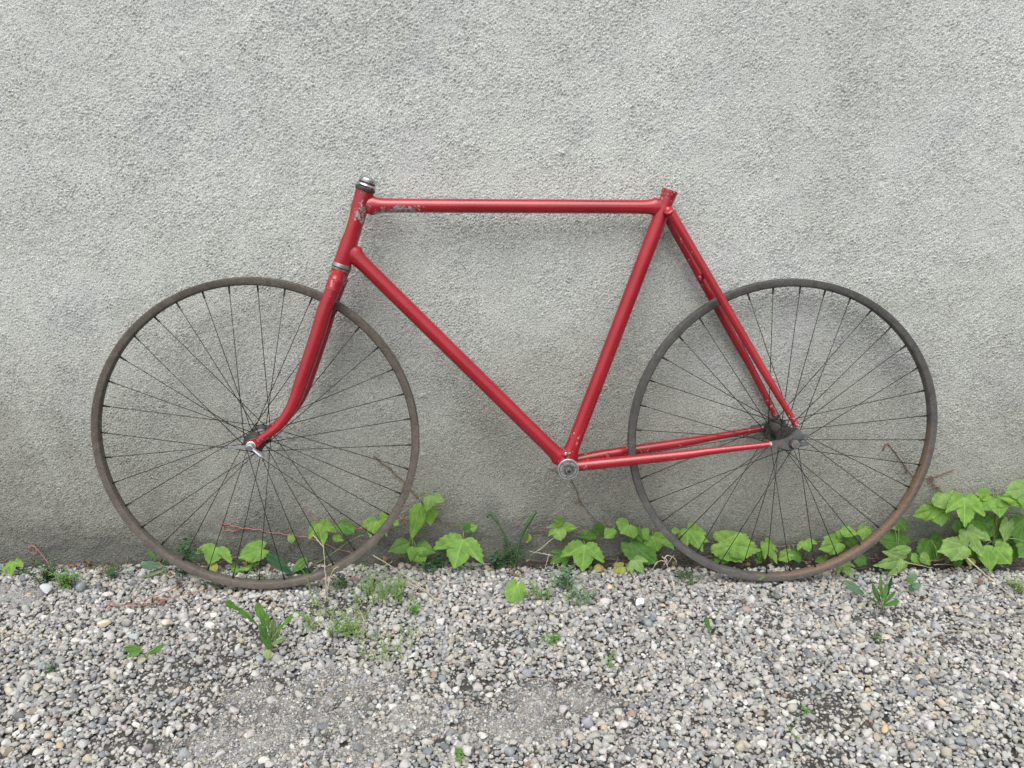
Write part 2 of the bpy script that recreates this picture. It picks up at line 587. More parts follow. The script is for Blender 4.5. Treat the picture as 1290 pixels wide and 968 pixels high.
BARE = [pxblob(*b) for b in [(330, 880, 130, 34), (215, 855, 60, 18), (180, 935, 60, 20), (690, 872, 90, 26), (650, 905, 60, 20),
                             (1030, 880, 55, 22), (1045, 905, 50, 20), (975, 782, 22, 9), (1130, 775, 60, 9), (560, 858, 60, 16),
                             (420, 760, 50, 18), (640, 800, 60, 12), (300, 800, 55, 18), (1215, 805, 40, 10), (1040, 960, 40, 18), (260, 830, 60, 14)]]
SAND = [pxblob(*b) for b in [(405, 925, 105, 46), (370, 885, 110, 36), (440, 860, 70, 22), (20, 745, 45, 14), (640, 915, 60, 22), (300, 940, 70, 26), (520, 900, 60, 26), (700, 880, 60, 20)]]


def blob(bl, x, y):
    m = np.zeros_like(x)
    for cx, cy, rx, ry in bl:
        d = np.sqrt(((x - cx) / rx) ** 2 + ((y - cy) / ry) ** 2)
        m = np.maximum(m, np.clip(1.5 - d, 0, 1))
    return m


_gn = [fft_noise(460, 1000, .004, lo, hi, 0, 1, sd) for lo, hi, sd in ((2, 8, 31), (9, 40, 32), (45, 110, 33))]


def gnoise(x, y, k):
    i = np.clip(((y - .3) / .004).astype(int), 0, 459); j = np.clip(((x + 2.0) / .004).astype(int), 0, 999)
    return _gn[k][i, j]


def sand_at(x, y):
    return np.clip(blob(SAND, x, y) * 1.05 - .28 + .20 * gnoise(x, y, 0) + .22 * gnoise(x, y, 1), 0, 1) * (blob(SAND, x, y) > .03)


def wob(x, y):
    return np.clip(.55 + .28 * gnoise(x, y, 0) + .22 * gnoise(x, y, 1), .05, 1.2)


gxs = np.concatenate([np.linspace(-9, -1.7, 12)[:-1], np.linspace(-1.7, 1.7, 560), np.linspace(1.7, 9, 12)[1:]])
gys = np.concatenate([np.linspace(-8, .5, 14)[:-1], np.linspace(.5, 1.58, 190)[:-1], np.linspace(1.58, 1.70, 26)])
GX, GY = np.meshgrid(gxs, gys)
GZ = gz(GX, GY) - .0095 + .0018 * np.sin(90 * GX + 5 * np.sin(40 * GY)) * np.sin(83 * GY)
sandm = sand_at(GX, GY)
inr = (np.abs(GX) < 1.7) & (GY > .5)
GZ += inr * (.0011 * gnoise(GX, GY, 1) + .0005 * gnoise(GX, GY, 2))
GZ += sandm * .0065 + .003 * blob(BARE, GX, GY)
gap = np.clip((GY - (1.637 + .012 * GX) + foot_gap(GX) + .012) / .024, 0, 1)
GZ -= .030 * gap * gap * (3 - 2 * gap)
ground = big_mesh('ground', np.stack([GX, GY, GZ], -1).reshape(-1, 3), grid_faces(len(gys), len(gxs)), M['soil'])
at = ground.data.attributes.new('sand', 'FLOAT', 'POINT')
at.data.foreach_set('value', sandm.astype(np.float32).ravel())
tag(ground, 'grey gravel ground in front of the wall', None, None, 'structure')
del ground['label']


def ico(sub):
    import bmesh
    bm = bmesh.new(); bmesh.ops.create_icosphere(bm, subdivisions=sub, radius=1)
    v = np.array([q.co[:] for q in bm.verts]); f = [[w.index for w in p.verts] for p in bm.faces]
    bm.free(); return v, f


def stone_shape(r, sub):
    v, f = ico(sub)
    for _ in range(r.integers(7, 12)):
        n = r.normal(size=3); n /= np.linalg.norm(n)
        d = r.uniform(.48, .82)
        s = v @ n - d
        v = v - np.outer(np.clip(s, 0, None) * .97, n)
    ph = r.uniform(0, 6, 6)
    k = 1 + .06 * np.sin(3 * v[:, 0] + ph[0]) + .06 * np.sin(3.4 * v[:, 1] + ph[1]) + .05 * np.sin(4 * v[:, 2] + ph[2])
    v = v * k[:, None]
    v = v * np.array([r.uniform(.95, 1.3), r.uniform(.75, 1.0), r.uniform(.5, .8)])
    return v / np.abs(v[:, :2]).max(), f


NSH = 26
srng = np.random.default_rng(11)
shape_coll = bpy.data.collections.new('pebble_shapes')       # sources for the instancer, not in the scene
shape_mesh, shape_big = [], []
for i in range(NSH):
    v, f = stone_shape(srng, 2)
    for lst, mt in ((shape_mesh, M['stone_i']), (shape_big, M['stone'])):
        me = bpy.data.meshes.new('pebble')
        me.from_pydata(v.tolist(), [], f); me.materials.append(mt)
        me.polygons.foreach_set('use_smooth', [True] * len(me.polygons))
        me.set_sharp_from_angle(angle=math.radians(38))
        lst.append(me)
    o = bpy.data.objects.new('pebble_shape_%02d' % i, shape_mesh[-1])
    shape_coll.objects.link(o)

PAL = [((.47, .465, .45), 22), ((.38, .377, .368), 24), ((.57, .565, .55), 9), ((.28, .28, .278), 15), ((.31, .328, .35), 9),
       ((.20, .215, .235), 5), ((.45, .41, .345), 8), ((.41, .37, .32), 4), ((.14, .145, .15), 3), ((.50, .41, .28), .7), ((.33, .25, .21), .8), ((.38, .375, .35), 9)]
PC = np.array([p[0] for p in PAL]) * np.array([.91, .90, .875]); PWt = np.array([p[1] for p in PAL]); PWt = PWt / PWt.sum()


def stone_cols(r, n):
    c = PC[r.choice(len(PC), n, p=PWt)]
    c = c * r.uniform(.82, 1.12, (n, 1)) * (1 + r.normal(0, .018, (n, 3)))
    return np.clip(c, .03, .72)


# packing: one top layer without overlaps, then loose fill and grit beneath
XA, XB, YA, YB = -1.75, 1.75, .62, 1.618
cand = 130000
cxv = rng.uniform(XA, XB, cand); cyv = rng.uniform(YA, YB, cand)
crad = np.clip(rng.lognormal(math.log(.0040), .40, cand), .0023, .0112)
o_ = np.argsort(-crad + rng.uniform(0, .004, cand)); cxv, cyv, crad = cxv[o_], cyv[o_], crad[o_]
bare = blob(BARE, cxv, cyv); sandc = sand_at(cxv, cyv)
drop = np.clip(bare * np.clip(wob(cxv, cyv) * 1.5, .2, 1.1) * .66 + sandc * .80, 0, .9)
keep0 = (rng.uniform(0, 1, cand) > drop) & (cyv < wall_y(cxv) - foot_gap(cxv) + rng.normal(0, .006, cand))
cs = .0180
grid = {}
keep = []
lx, ly, lr = cxv.tolist(), cyv.tolist(), crad.tolist()
for i in range(cand):
    if not keep0[i]: continue
    x, y, r = lx[i], ly[i], lr[i]
    a, b = int((x - XA) / cs), int((y - YA) / cs)
    ok = True
    for aa in (a - 1, a, a + 1):
        for bb in (b - 1, b, b + 1):
            for j in grid.get((aa, bb), ()):
                dd = (lx[j] - x) ** 2 + (ly[j] - y) ** 2
                if dd < ((r + lr[j]) * .68) ** 2: ok = False; break
            if not ok: break
        if not ok: break
    if ok:
        grid.setdefault((a, b), []).append(i); keep.append(i)
keep = np.array(keep)
tx, ty, tr = cxv[keep], cyv[keep], crad[keep]
nt = len(tx)
tz = gz(tx, ty) - .0035 + rng.normal(0, .0016, nt) - np.clip(blob(BARE, tx, ty) + blob(SAND, tx, ty), 0, 1) * .0022 - tr * .15
n2 = 75000
fx = rng.uniform(XA, XB, n2); fy = rng.uniform(YA, YB, n2)
kk = rng.uniform(0, 1, n2) > blob(BARE, fx, fy) * .5 + sand_at(fx, fy) * .6
kk &= fy < wall_y(fx) - foot_gap(fx) + rng.normal(0, .008, n2)
fx, fy = fx[kk], fy[kk]; fr = np.clip(rng.lognormal(math.log(.0038), .35, len(fx)), .0018, .0075)
fz = gz(fx, fy) - .0066 - .002 * np.clip(blob(BARE, fx, fy), 0, 1) + rng.normal(0, .0012, len(fx))
n3 = 60000
hx = rng.uniform(XA, XB, n3); hy = rng.uniform(YA, YB, n3); hr = rng.uniform(.0009, .0027, n3)
ex_ = rng.uniform(-.75, .35, 160000); ey_ = rng.uniform(.9, 1.3, 160000)      # grit lying in the dusty patches
kk = rng.uniform(0, 1, 160000) < sand_at(ex_, ey_) * .8
hx = np.concatenate([hx, ex_[kk]]); hy = np.concatenate([hy, ey_[kk]]); hr = np.concatenate([hr, rng.uniform(.0006, .0019, kk.sum()) * rng.choice([1, 1, 1, 1.7], kk.sum())])
kk = hy < wall_y(hx) - foot_gap(hx) + rng.normal(0, .008, len(hx)); hx, hy, hr = hx[kk], hy[kk], hr[kk]
n3 = len(hx)
hz = gz(hx, hy) - .0092 + .0065 * sand_at(hx, hy) + .0011 * gnoise(hx, hy, 1) + .003 * blob(BARE, hx, hy) + .0006

# what shows largest becomes pebbles of their own
depth = ty * CT + (CAM_H - tz) * ST
u_ = FPX * tx / depth; v_ = FPX * (-(tz - CAM_H) * CT - ty * ST) / depth
vis = (np.abs(u_) < 635) & (np.abs(v_) < 478)
size_px = np.where(vis, FPX * tr / depth, 0)
order = np.argsort(-size_px)
solo = order[:292]
rest = np.setdiff1d(np.arange(nt), solo)


def inst(name, x, y, z, r, parent):
    n = len(x)
    me = bpy.data.meshes.new(name)
    me.vertices.add(n); me.vertices.foreach_set('co', np.stack([x, y, z], 1).astype(np.float32).ravel())
    cols = stone_cols(rng, n) * np.where(r < .0024, .80, 1.0)[:, None]
    for nm, ty_, arr, key in (('rot', 'FLOAT_VECTOR', np.stack([rng.normal(0, .28, n), rng.normal(0, .28, n), rng.uniform(0, 6.28, n)], 1), 'vector'),
                              ('size', 'FLOAT', r, 'value'), ('shape', 'INT', rng.integers(0, NSH, n), 'value'),
                              ('col', 'FLOAT_COLOR', np.concatenate([cols, np.ones((n, 1))], 1), 'color')):
        a = me.attributes.new(nm, ty_, 'POINT')
        a.data.foreach_set(key, np.asarray(arr, np.int32 if ty_ == 'INT' else np.float32).ravel())
    o = bpy.data.objects.new(name, me); C.objects.link(o)
    o.parent = parent
    me.materials.append(M['stone_i'])
    g = bpy.data.node_groups.new(name, 'GeometryNodeTree')
    g.interface.new_socket('Geometry', in_out='INPUT', socket_type='NodeSocketGeometry')
    g.interface.new_socket('Geometry', in_out='OUTPUT', socket_type='NodeSocketGeometry')
    N = g.nodes.new; Lk = g.links.new
    gi, go = N('NodeGroupInput'), N('NodeGroupOutput')
    ci = N('GeometryNodeCollectionInfo'); ci.inputs['Collection'].default_value = shape_coll
    ci.inputs['Separate Children'].default_value = True; ci.inputs['Reset Children'].default_value = True
    ip = N('GeometryNodeInstanceOnPoints'); ip.inputs['Pick Instance'].default_value = True

    def named(nm, t):
        q = N('GeometryNodeInputNamedAttribute'); q.data_type = t; q.inputs['Name'].default_value = nm
        return q.outputs['Attribute']
    e2r = N('FunctionNodeEulerToRotation'); Lk(named('rot', 'FLOAT_VECTOR'), e2r.inputs[0])
    Lk(gi.outputs[0], ip.inputs['Points']); Lk(ci.outputs[0], ip.inputs['Instance'])
    Lk(named('shape', 'INT'), ip.inputs['Instance Index']); Lk(e2r.outputs[0], ip.inputs['Rotation'])
    Lk(named('size', 'FLOAT'), ip.inputs['Scale']); Lk(ip.outputs[0], go.inputs[0])
    md = o.modifiers.new('gravel', 'NODES'); md.node_group = g
    return o


gr = inst('gravel', np.concatenate([tx[rest], fx, hx]), np.concatenate([ty[rest], fy, hy]),
          np.concatenate([tz[rest], fz, hz]), np.concatenate([tr[rest], fr, hr]), ground)
tag(gr, kind='stuff')
SOLO = [(tx[i], ty[i], tz[i], tr[i], None) for i in solo]


def special(px, py, rpx, col, h=.002):
    p = PG(px, py + rpx * .5)
    d = p[1] * CT + (CAM_H - p[2]) * ST
    SOLO.append((p[0], p[1], p[2] + h, rpx * d / FPX, col))


special(60, 742, 9.5, (.40, .44, .44), .006); special(103, 738, 8, (.22, .24, .26)); special(807, 759, 6.5, (.74, .73, .70), .004)
special(132, 783, 9, (.58, .52, .38)); special(211, 783, 8, (.56, .50, .40)); special(822, 778, 5, (.14, .17, .21)); special(767, 739, 5, (.58, .46, .24))
special(1115, 917, 8, (.52, .38, .22))
scols = stone_cols(rng, len(SOLO))
for i, (x, y, z, r, c) in enumerate(SOLO):
    o = bpy.data.objects.new('pebble', shape_big[i % NSH]); C.objects.link(o)
    o.parent = ground
    o.location = (x, y, z + r * .10)
    o.rotation_euler = (rng.normal(0, .22), rng.normal(0, .22), rng.uniform(0, 6.28))
    o.scale = (r, r, r * rng.uniform(.9, 1.15))
    cc = c if c is not None else scols[i]
    o['col'] = [float(cc[0]), float(cc[1]), float(cc[2])]

# ------------------------------------------------------------------ the bicycle
base = (FC + RC) / 2; base[2] = 0.004
bike = empty('bicycle', base)
tag(bike, 'old red racing bicycle frame with two bare tyreless wheels leaning on the wall', 'bicycle')


def lerp(a, b, n):
    t = np.linspace(0, 1, n)[:, None]
    return np.asarray(a) * (1 - t) + np.asarray(b) * t


def painted_tube(name, a, b, r0, r1=None, parent=bike, flare=(0, 0), hide=(0, 0), wear=None, n=60, seg=24, mat=None, wdir=None):
    """straight tube; it swells into the fillet brazed joints where it leaves the other tube (hide = length inside that tube);
    wear(t) lists how chipped it is along its length, wdir the side that is chipped"""
    r1 = r0 if r1 is None else r1
    a, b = np.asarray(a), np.asarray(b)
    Lg = np.linalg.norm(b - a)
    t = np.linspace(0, 1, n)
    t = np.sort(np.concatenate([t, np.linspace(0, .06 / Lg, 14)[1:], 1 - np.linspace(0, .06 / Lg, 14)[1:]]))
    n = len(t)

    def fl(d, h, f):
        return f * np.exp(-np.clip(d - h, 0, 9) / .0068 - np.clip(h - d, 0, 9) / .011)
    core = r0 + (r1 - r0) * t
    slim = 1 - .09 * (np.exp(-t * Lg / .014) * (flare[0] > 0) + np.exp(-(1 - t) * Lg / .014) * (flare[1] > 0))
    rad = core + fl(t * Lg, hide[0], flare[0]) + fl((1 - t) * Lg, hide[1], flare[1])
    m = MB(); m.tube(a + (b - a) * t[:, None], 1.0, seg)
    ctr = np.repeat(a + (b - a) * t[:, None], seg, 0); d0 = m.v[0] - ctr
    cn = d0 @ BN                                              # the fillets lie in the frame's own plane
    m.v[0] = ctr + np.outer(cn, BN) * np.repeat(core * slim, seg)[:, None] + (d0 - np.outer(cn, BN)) * np.repeat(rad, seg)[:, None]
    w = np.interp(t, [q[0] for q in wear], [q[1] for q in wear]) if wear else np.zeros(n)
    w = np.repeat(w, seg)
    if wdir is not None:
        d = m.v[0] - np.repeat(a + (b - a) * t[:, None], seg, 0); d /= np.linalg.norm(d, axis=1)[:, None]
        w = w * np.clip((d @ (wdir / np.linalg.norm(wdir)) - .35) * 2.2, .12, 1)
    m.att['wear'] = w
    return m.build(name, mat or M['paint'], parent, angle=60)


HT_T, HT_B = PB(459.6, 240), PB(431.2, 333)
hd = (HT_T - HT_B) / np.linalg.norm(HT_T - HT_B)             # steering axis, upwards
ST_T, ST_B = PB(844, 241), PB(717.5, 583)
BB = PB(715.7, 591, .036) - BN * .036
sdir = (ST_T - ST_B) / np.linalg.norm(ST_T - ST_B)
TT_A = HT_T - hd * 0.0355
TT_B = PB(834, 261)
ht = painted_tube('head_tube', HT_B, HT_T, .0163, flare=(.0016, .0016), wdir=BN * .8 + BU * .45, wear=[(0, .0), (.5, .15), (.66, .75), (.8, .72), (.9, .3), (1, .35)])
painted_tube('top_tube', PB(459, 259), TT_B, .0131, flare=(.0065, .005), hide=(.016, .014), wdir=BN * .62 - BV * .60, wear=[(0, .4), (.03, .68), (.08, .86), (.155, .86), (.2, .70), (.235, .1), (.9, .05), (1, .2)])
painted_tube('down_tube', PB(437.5, 313), BB, .0142, flare=(.0065, .005), hide=(.018, .021), wear=[(0, .1), (.12, .35), (.14, .1), (.9, .1), (1, .3)])
painted_tube('seat_tube', BB, ST_T - sdir * .001, .0142, flare=(.006, 0), hide=(.021, 0), wear=[(0, .35), (.1, .45), (.2, .1), (.8, .1), (.92, .2), (.95, .4), (1, .55)])
# open, slightly belled top of the seat tube
m = MB(); m.lathe(ST_T, sdir, [(-.012, .0146), (-.004, .0152), (.0, .0158), (.0015, .0155), (.0015, .0135), (-.01, .0131)], 24)
m.att['wear'] = np.full(m.n, .58); m.build('seat_lug', M['paint'], bike, angle=40)
m = MB(); m.lathe(ST_T, sdir, [(-.0095, .0128), (-.009, .0128)], 20); m.build('seat_tube_bore', M['dark'], bike)

# bottom bracket shell, cup, lock ring, axle
m = MB(); m.lathe(BB, BN, [(-.034, .0195), (-.0335, .0202), (.0335, .0202), (.034, .0195)], 32); m.att['wear'] = np.full(m.n, .42)
bbs = m.build('bottom_bracket', M['paint'], bike, angle=40)
m = MB(); m.lathe(BB, BN, [(.034, .0205), (.0348, .0212), (.0395, .0212), (.0402, .0205), (.0402, .0180), (.0394, .0174), (.0394, .0125), (.0404, .0120), (.0404, .0095), (.039, .009)], 36)
cup = m.build('lock_ring', M['alloy'], bbs, angle=25)
m = MB(); m.lathe(BB, BN, [(.0400, .0128), (.0408, .0124), (.0408, .0100), (.0400, .0096)], 30); m.build('bearing_cup', M['steel'], bbs, angle=25)
m = MB(); m.lathe(BB, BN, [(.0398, .0182), (.0405, .0180), (.0405, .0172), (.0398, .0170)], 36, closed=True); m.build('groove_ring', M['dark'], bbs, angle=25)
for k in range(6):
    a = k * math.pi / 3 + .3
    c = BB + (BU * math.cos(a) + BV * math.sin(a)) * .0148
    m = MB(); m.lathe(c, BN, [(.0393, .0011), (.03985, .0011)], 10); m.build('pin_hole', M['spoke'], bbs)
m = MB(); sq = [BB + BU * (.0062 * math.cos(a)) + BV * (.0062 * math.sin(a)) + BN * .037 for a in np.arange(4) * math.pi / 2 + .25]
m.prism(sq, BN * .013); m.build('axle', M['steel'], bbs, smooth=False)
m = MB(); m.lathe(BB, BN, [(.0502, .0036), (.0504, .0036)], 12); m.build('axle_bolt_hole', M['spoke'], bbs)
m = MB(); c = PB(712.5, 573, .022); m.lathe(c, BN * .6 + BV * .8, [(-.006, .0032), (.004, .0032), (.0042, .0026), (.008, .0024)], 10); m.build('oil_nipple', M['chrome'], bbs)

# headset
m = MB(); m.lathe(HT_T, hd, [(-.001, .0176), (.0, .0186), (.004, .0192), (.0058, .0178)], 32); m.build('headset_cup', M['dark'], bike, angle=30)
m = MB(); m.lathe(HT_T, hd, [(.0058, .0150), (.0066, .0178), (.009, .0186), (.0115, .0176), (.0125, .0160)], 32); m.build('headset_race', M['chrome'], bike, angle=30)
m = MB(); m.lathe(HT_T, hd, [(.0125, .0145), (.0128, .0158), (.0150, .0158), (.0152, .0140)], 32); m.build('headset_washer', M['dark'], bike, angle=30)
m = MB(); m.lathe(HT_T, hd, [(.0152, .0150), (.0156, .0156), (.0205, .0156), (.0225, .0144), (.0245, .0118), (.0252, .0100)], 32); m.build('lock_nut', M['chrome'], bike, angle=30)
m = MB(); m.lathe(HT_B, -hd, [(-.001, .0176), (.0005, .0184), (.0055, .0190), (.0068, .0180), (.0072, .0165), (.0078, .0186), (.0112, .0184), (.012, .0168)], 32)
m.build('headset_cup', M['steel'], bike, angle=30)
# head badge: a faded curved plate round the front of the head tube
m = MB(); bv = []; bf = []
side = np.cross(BN, hd); side = side if side @ BU > 0 else -side
hs_ = np.linspace(.30, .74, 9); an = np.linspace(-.86, .86, 13)
HL = np.linalg.norm(HT_T - HT_B)
for lay in (.0170, .0162):
    for h_ in hs_:
        sq_ = 1.0 - .25 * abs((h_ - .52) / .22) ** 3
        for a_ in an:
            bv.append(HT_B + hd * (h_ * HL) + lay * (-side * math.cos(a_ * sq_) + BN * math.sin(a_ * sq_)))
na = len(an); nh = len(hs_)
for l_ in range(2):
    for i in range(nh - 1):
        for j in range(na - 1):
            q = l_ * nh * na + i * na + j
            bf.append((q, q + 1, q + na + 1, q + na) if l_ == 0 else (q, q + na, q + na + 1, q + 1))
m.add(bv, bf); m.build('head_badge', M['badge'], bike)

# fork
CRN = HT_B - hd * .0195
FT = .050                                                     # half the spacing of the fork tips
fork_c = [CRN, PB(411, 385), PB(401.5, 420), PB(389.5, 455), PB(380.2, 482), PB(373.2, 502), PB(364, 520), PB(351, 537), PB(337, 548.5), PB(326, 555.5)]
m = MB()
m.lathe(CRN, hd, [(-.018, .0145), (-.012, .0166), (.004, .0170), (.0085, .0178), (.0095, .0160)], 24)
for s in (-1, 1):
    m.tube([CRN + BN * s * .004 - hd * .004, CRN + BN * s * .018 - hd * .006, CRN + BN * s * .029 - hd * .016, CRN + BN * s * .0305 - hd * .03], [.015, .0145, .0142, .0138], 16)
m.att['wear'] = np.full(m.n, .40)
fork = m.build('fork', M['paint'], bike, angle=50)
for s in (1, -1):
    offs = np.interp(np.arange(len(fork_c)), [0, 1, 9], [.028, .031, .047]) * s
    # the measured line is the near blade's; keep the blade's own line when it is swung out from the plane
    pts = [c + BN * o2 for c, o2 in zip(fork_c, offs)]
    if s == 1:
        px = [(424.5, 352), (410, 388), (400.3, 420), (388.7, 455), (379.3, 482), (372.4, 502), (363.5, 520), (350.5, 537), (337, 547.5), (325, 556)]
        pts = [PB(x_, y_, o2) for (x_, y_), o2 in zip(px, offs)]
        fork_line = [p - BN * o2 for p, o2 in zip(pts, offs)]
    else:
        pts = [p + BN * o2 for p, o2 in zip(fork_line, offs)]
    p = smooth_path(pts, 54); t = np.linspace(0, 1, len(p))
    m = MB(); m.tube(p, np.interp(t, [0, .15, .45, .75, .93, 1], [.0142, .0142, .0132, .0098, .0075, .0068]), 18)
    m.att['wear'] = np.repeat(np.interp(t, [0, .1, .6, .85, 1], [.35, .15, .12, .3, .6]), 18)
    m.build('fork_blade', M['paint'], fork, angle=60)
    tip = p[-1]
    m = MB(); ctr = FC + BN * s * FT
    d_ = (tip - ctr) - BN * ((tip - ctr) @ BN); d_ = d_ / (np.linalg.norm(d_) + 1e-9)
    pe = np.cross(BN, d_)
    th = np.arange(10) / 9 * math.pi + math.pi / 2
    poly = [ctr + .0115 * (d_ * math.cos(a) + pe * math.sin(a)) for a in th]
    e_ = np.linalg.norm(tip - ctr - BN * ((tip - ctr) @ BN))
    poly += [ctr + d_ * (e_ + .008) - pe * .0052, ctr + d_ * (e_ + .008) + pe * .0052]
    m.prism([q - BN * .0022 for q in poly], BN * .0044)
    m.att['wear'] = np.full(m.n, .5)
    m.build('fork_end', M['paint'], fork, smooth=False)

# rear triangle
SC = PB(842.5, 266, .022)
NT_ = [PB(845.5, 268, .021), PB(957.5, 460, .048), PB(1004, 537, .062)]
FT_ = [PB(839.5, 272, -.021), PB(915.8, 410, -.040), PB(944.5, 461, -.050), PB(976, 523, -.060)]


def stay(name, pts, rs, wear, n=48):
    p = smooth_path(pts, n); t = np.linspace(0, 1, len(p))
    m = MB(); m.tube(p, np.interp(t, np.linspace(0, 1, len(rs)), rs), 18)
    m.att['wear'] = np.repeat(np.interp(t, [q[0] for q in wear], [q[1] for q in wear]), 18)
    return m.build(name, M['paint'], bike, angle=60), p


sw = [(0, .15), (.08, .32), (.3, .20), (.4, .12), (.75, .12), (.85, .38), (.95, .62), (1, .7)]
_, nss = stay('seat_stay', NT_, [.0082, .0082, .0078, .0064, .0058], sw)
_, fss = stay('seat_stay', FT_, [.0082, .0082, .0078, .0066, .006], sw)
for s in (1, -1):                                            # slanted caps of the stays against the seat cluster
    c = SC if s == 1 else PB(838, 268, -.022)
    ax_ = NT_[1] - NT_[0]; ax_ = ax_ / np.linalg.norm(ax_)
    m = MB(); m.lathe(c + BN * (.001 * s), BN * s * .62 - ax_ * .78, [(-.012, .0080), (-.004, .0094), (.0, .0096), (.0022, .0090), (.003, .006)], 20)
    m.att['wear'] = np.full(m.n, .25); m.build('stay_cap', M['paint'], bike, angle=50)
    m = MB(); m.tube([c - BN * s * .016, c + BN * s * .001], .0085, 14); m.att['wear'] = np.zeros(m.n); m.build('seat_cluster', M['paint'], bike)
CN = [BB + BU * .012 + BN * .020, PB(768.5, 583, .031), PB(860, 573.2, .042), PB(900, 567.9, .050), PB(972, 560.0, .0615)]
CF = [BB + BU * .012 - BN * .018, PB(770, 571.5, -.029), PB(860, 557.8, -.042), PB(902, 550.3, -.050), PB(962, 540, -.060)]
cw = [(0, .3), (.1, .5), (.2, .3), (.45, .38), (.6, .2), (.9, .3), (.978, .4), (.985, .9), (1, .95)]
stay('chain_stay', CN, [.0105, .0108, .0098, .0085, .0068, .0055], cw)
stay('chain_stay', CF, [.0105, .0108, .0098, .0085, .0070, .006], cw)
m = MB(); m.tube([PB(882.5, 350, .027), PB(882.5, 350, .009), PB(882.5, 350, -.009), PB(882.5, 350, -.031)], [.0068, .0052, .0052, .0066], 14)
m.att['wear'] = np.full(m.n, .4); m.build('brake_bridge', M['paint'], bike)
m = MB(); m.tube([PB(766, 582, .026), PB(766, 577, 0), PB(766, 573, -.026)], [.0062, .005, .0062], 12)
m.att['wear'] = np.full(m.n, .5); m.build('chain_stay_bridge', M['paint'], bike)
# rear fork ends: flat plates with a slot open to the rear
for s in (1, -1):
    o2 = .060 * s
    A0 = RC + BN * o2
    def q(a, b): return A0 + BU * a + BV * b
    outline = [(-.050, .004), (-.047, -.005), (-.030, -.011), (-.016, -.0155), (-.002, -.0155), (.010, -.010), (.030, -.0045), (.032, -.001), (.030, .003), (.010, .0025), (.0072, .0065),
               (.010, .0105), (.030, .0115), (.0325, .0155), (.030, .020), (.016, .0225), (.0125, .033), (.003, .036), (-.003, .024), (-.012, .014), (-.028, .008)]
    m = MB(); m.prism([q(a * .9, b * .84) - BN * .0025 for a, b in outline], BN * .005)
    m.build('dropout', M['plate'], bike, smooth=False)


# wheels
def rim_profile():
    r = .316
    half = [(r - .0006, .0105), (r, .0096), (r - .0004, .0084), (r - .0055, .0076), (r - .0075, .0040), (r - .0078, 0)]
    inner = [(r - .0104, .0103), (r - .0128, .0090), (r - .0150, .0052), (r - .0156, 0)]
    pr = [(r_, w) for r_, w in half] + [(r_, -w) for r_, w in half[-2::-1]] + [(r_, -w) for r_, w in inner] + [(r_, w) for r_, w in inner[-2::-1]]
    return pr


hubr, offh = .0195, .030


def frame_mat(p, d, along):
    """matrix taking the spoke's +X to the direction d"""
    d = np.asarray(d); ref = np.asarray(along)
    y = ref - d * (ref @ d); y /= np.linalg.norm(y); z = np.cross(d, y)
    Mx = Matrix(((d[0], y[0], z[0], p[0]), (d[1], y[1], z[1], p[1]), (d[2], y[2], z[2], p[2]), (0, 0, 0, 1)))
    return Mx


def wheel(centre, rim_mat, phase_px, label, hub_len, rust_fn, fl=.0235):
    w = empty('wheel', centre, bike)
    w['label'] = label
    m = MB()
    seg = 180; pr = rim_profile(); npf = len(pr)
    t = np.arange(seg) / seg * 2 * math.pi
    V = []
    rr_ = np.array([p[0] for p in pr]); ww = np.array([p[1] for p in pr])
    for a in t:
        e = BU * math.cos(a) + BV * math.sin(a)
        wobble = .0011 * math.sin(2 * a + 1.1) + .0007 * math.sin(5 * a)
        V.append(centre + rr_[:, None] * e + (ww[:, None] + wobble) * BN)
    V = np.concatenate(V)
    F = []
    for i in range(seg):
        j = (i + 1) % seg
        for k in range(npf):
            l = (k + 1) % npf
            F.append((i * npf + k, i * npf + l, j * npf + l, j * npf + k))
    m.add(V, F)
    m.att['rust'] = np.array([rust_fn(a, r_) for a in t for r_ in rr_])
    m.build('rim', rim_mat, w, angle=28)
    ph = PB(*phase_px) - centre
    a0 = math.atan2(ph @ BV, ph @ BU)
    mesh = None
    for k in range(36):
        a = a0 + k * math.radians(10)
        s = 1 if k % 2 == 0 else -1
        j = k // 2
        sgn = 1 if j % 2 == 0 else -1
        ha = a + sgn * math.radians(62)
        side_out = .0015 if (j % 2 == 0) else -.0015
        hp = centre + hubr * (BU * math.cos(ha) + BV * math.sin(ha)) + BN * (s * (offh + side_out))
        rp = centre + .3015 * (BU * math.cos(a) + BV * math.sin(a)) + BN * s * .002
        d = rp - hp; Ln = np.linalg.norm(d); d /= Ln
        if mesh is None:
            b = MB(); b.tube([(0, 0, 0), (Ln * .5, 0, 0), (Ln - .013, 0, 0)], .0008, 7)
            b.tube([(Ln - .0145, 0, 0), (Ln - .013, 0, 0), (Ln, 0, 0)], [.0010, .0017, .0020], 7)
            tmp = b.build('spoke', M['spoke'], w, origin=np.zeros(3)); mesh = tmp.data
            bpy.data.objects.remove(tmp)
        o = bpy.data.objects.new('spoke', mesh); C.objects.link(o); o.parent = w
        o.matrix_basis = frame_mat(hp - centre, d, BN)
    m = MB()
    m.lathe(centre, BN, [(-.036, .010), (-.0345, .0165), (-.0325, .0165), (-.0322, fl), (-.0285, fl), (-.0280, .0155), (-.020, .0120), (0, .0112), (.020, .0120), (.0280, .0155),
                         (.0285, fl), (.0322, fl), (.0325, .0165), (.0345, .0165), (.036, .010)], 30)
    m.build('hub', M['dark'], w, angle=30)
    m = MB(); m.lathe(centre, BN, [(-hub_len, .0045), (hub_len, .0045)], 12); m.build('axle', M['steel'], w, angle=40)
    return w


def rust_front(a, r):
    return .25 + (.25 if r < .307 else 0)


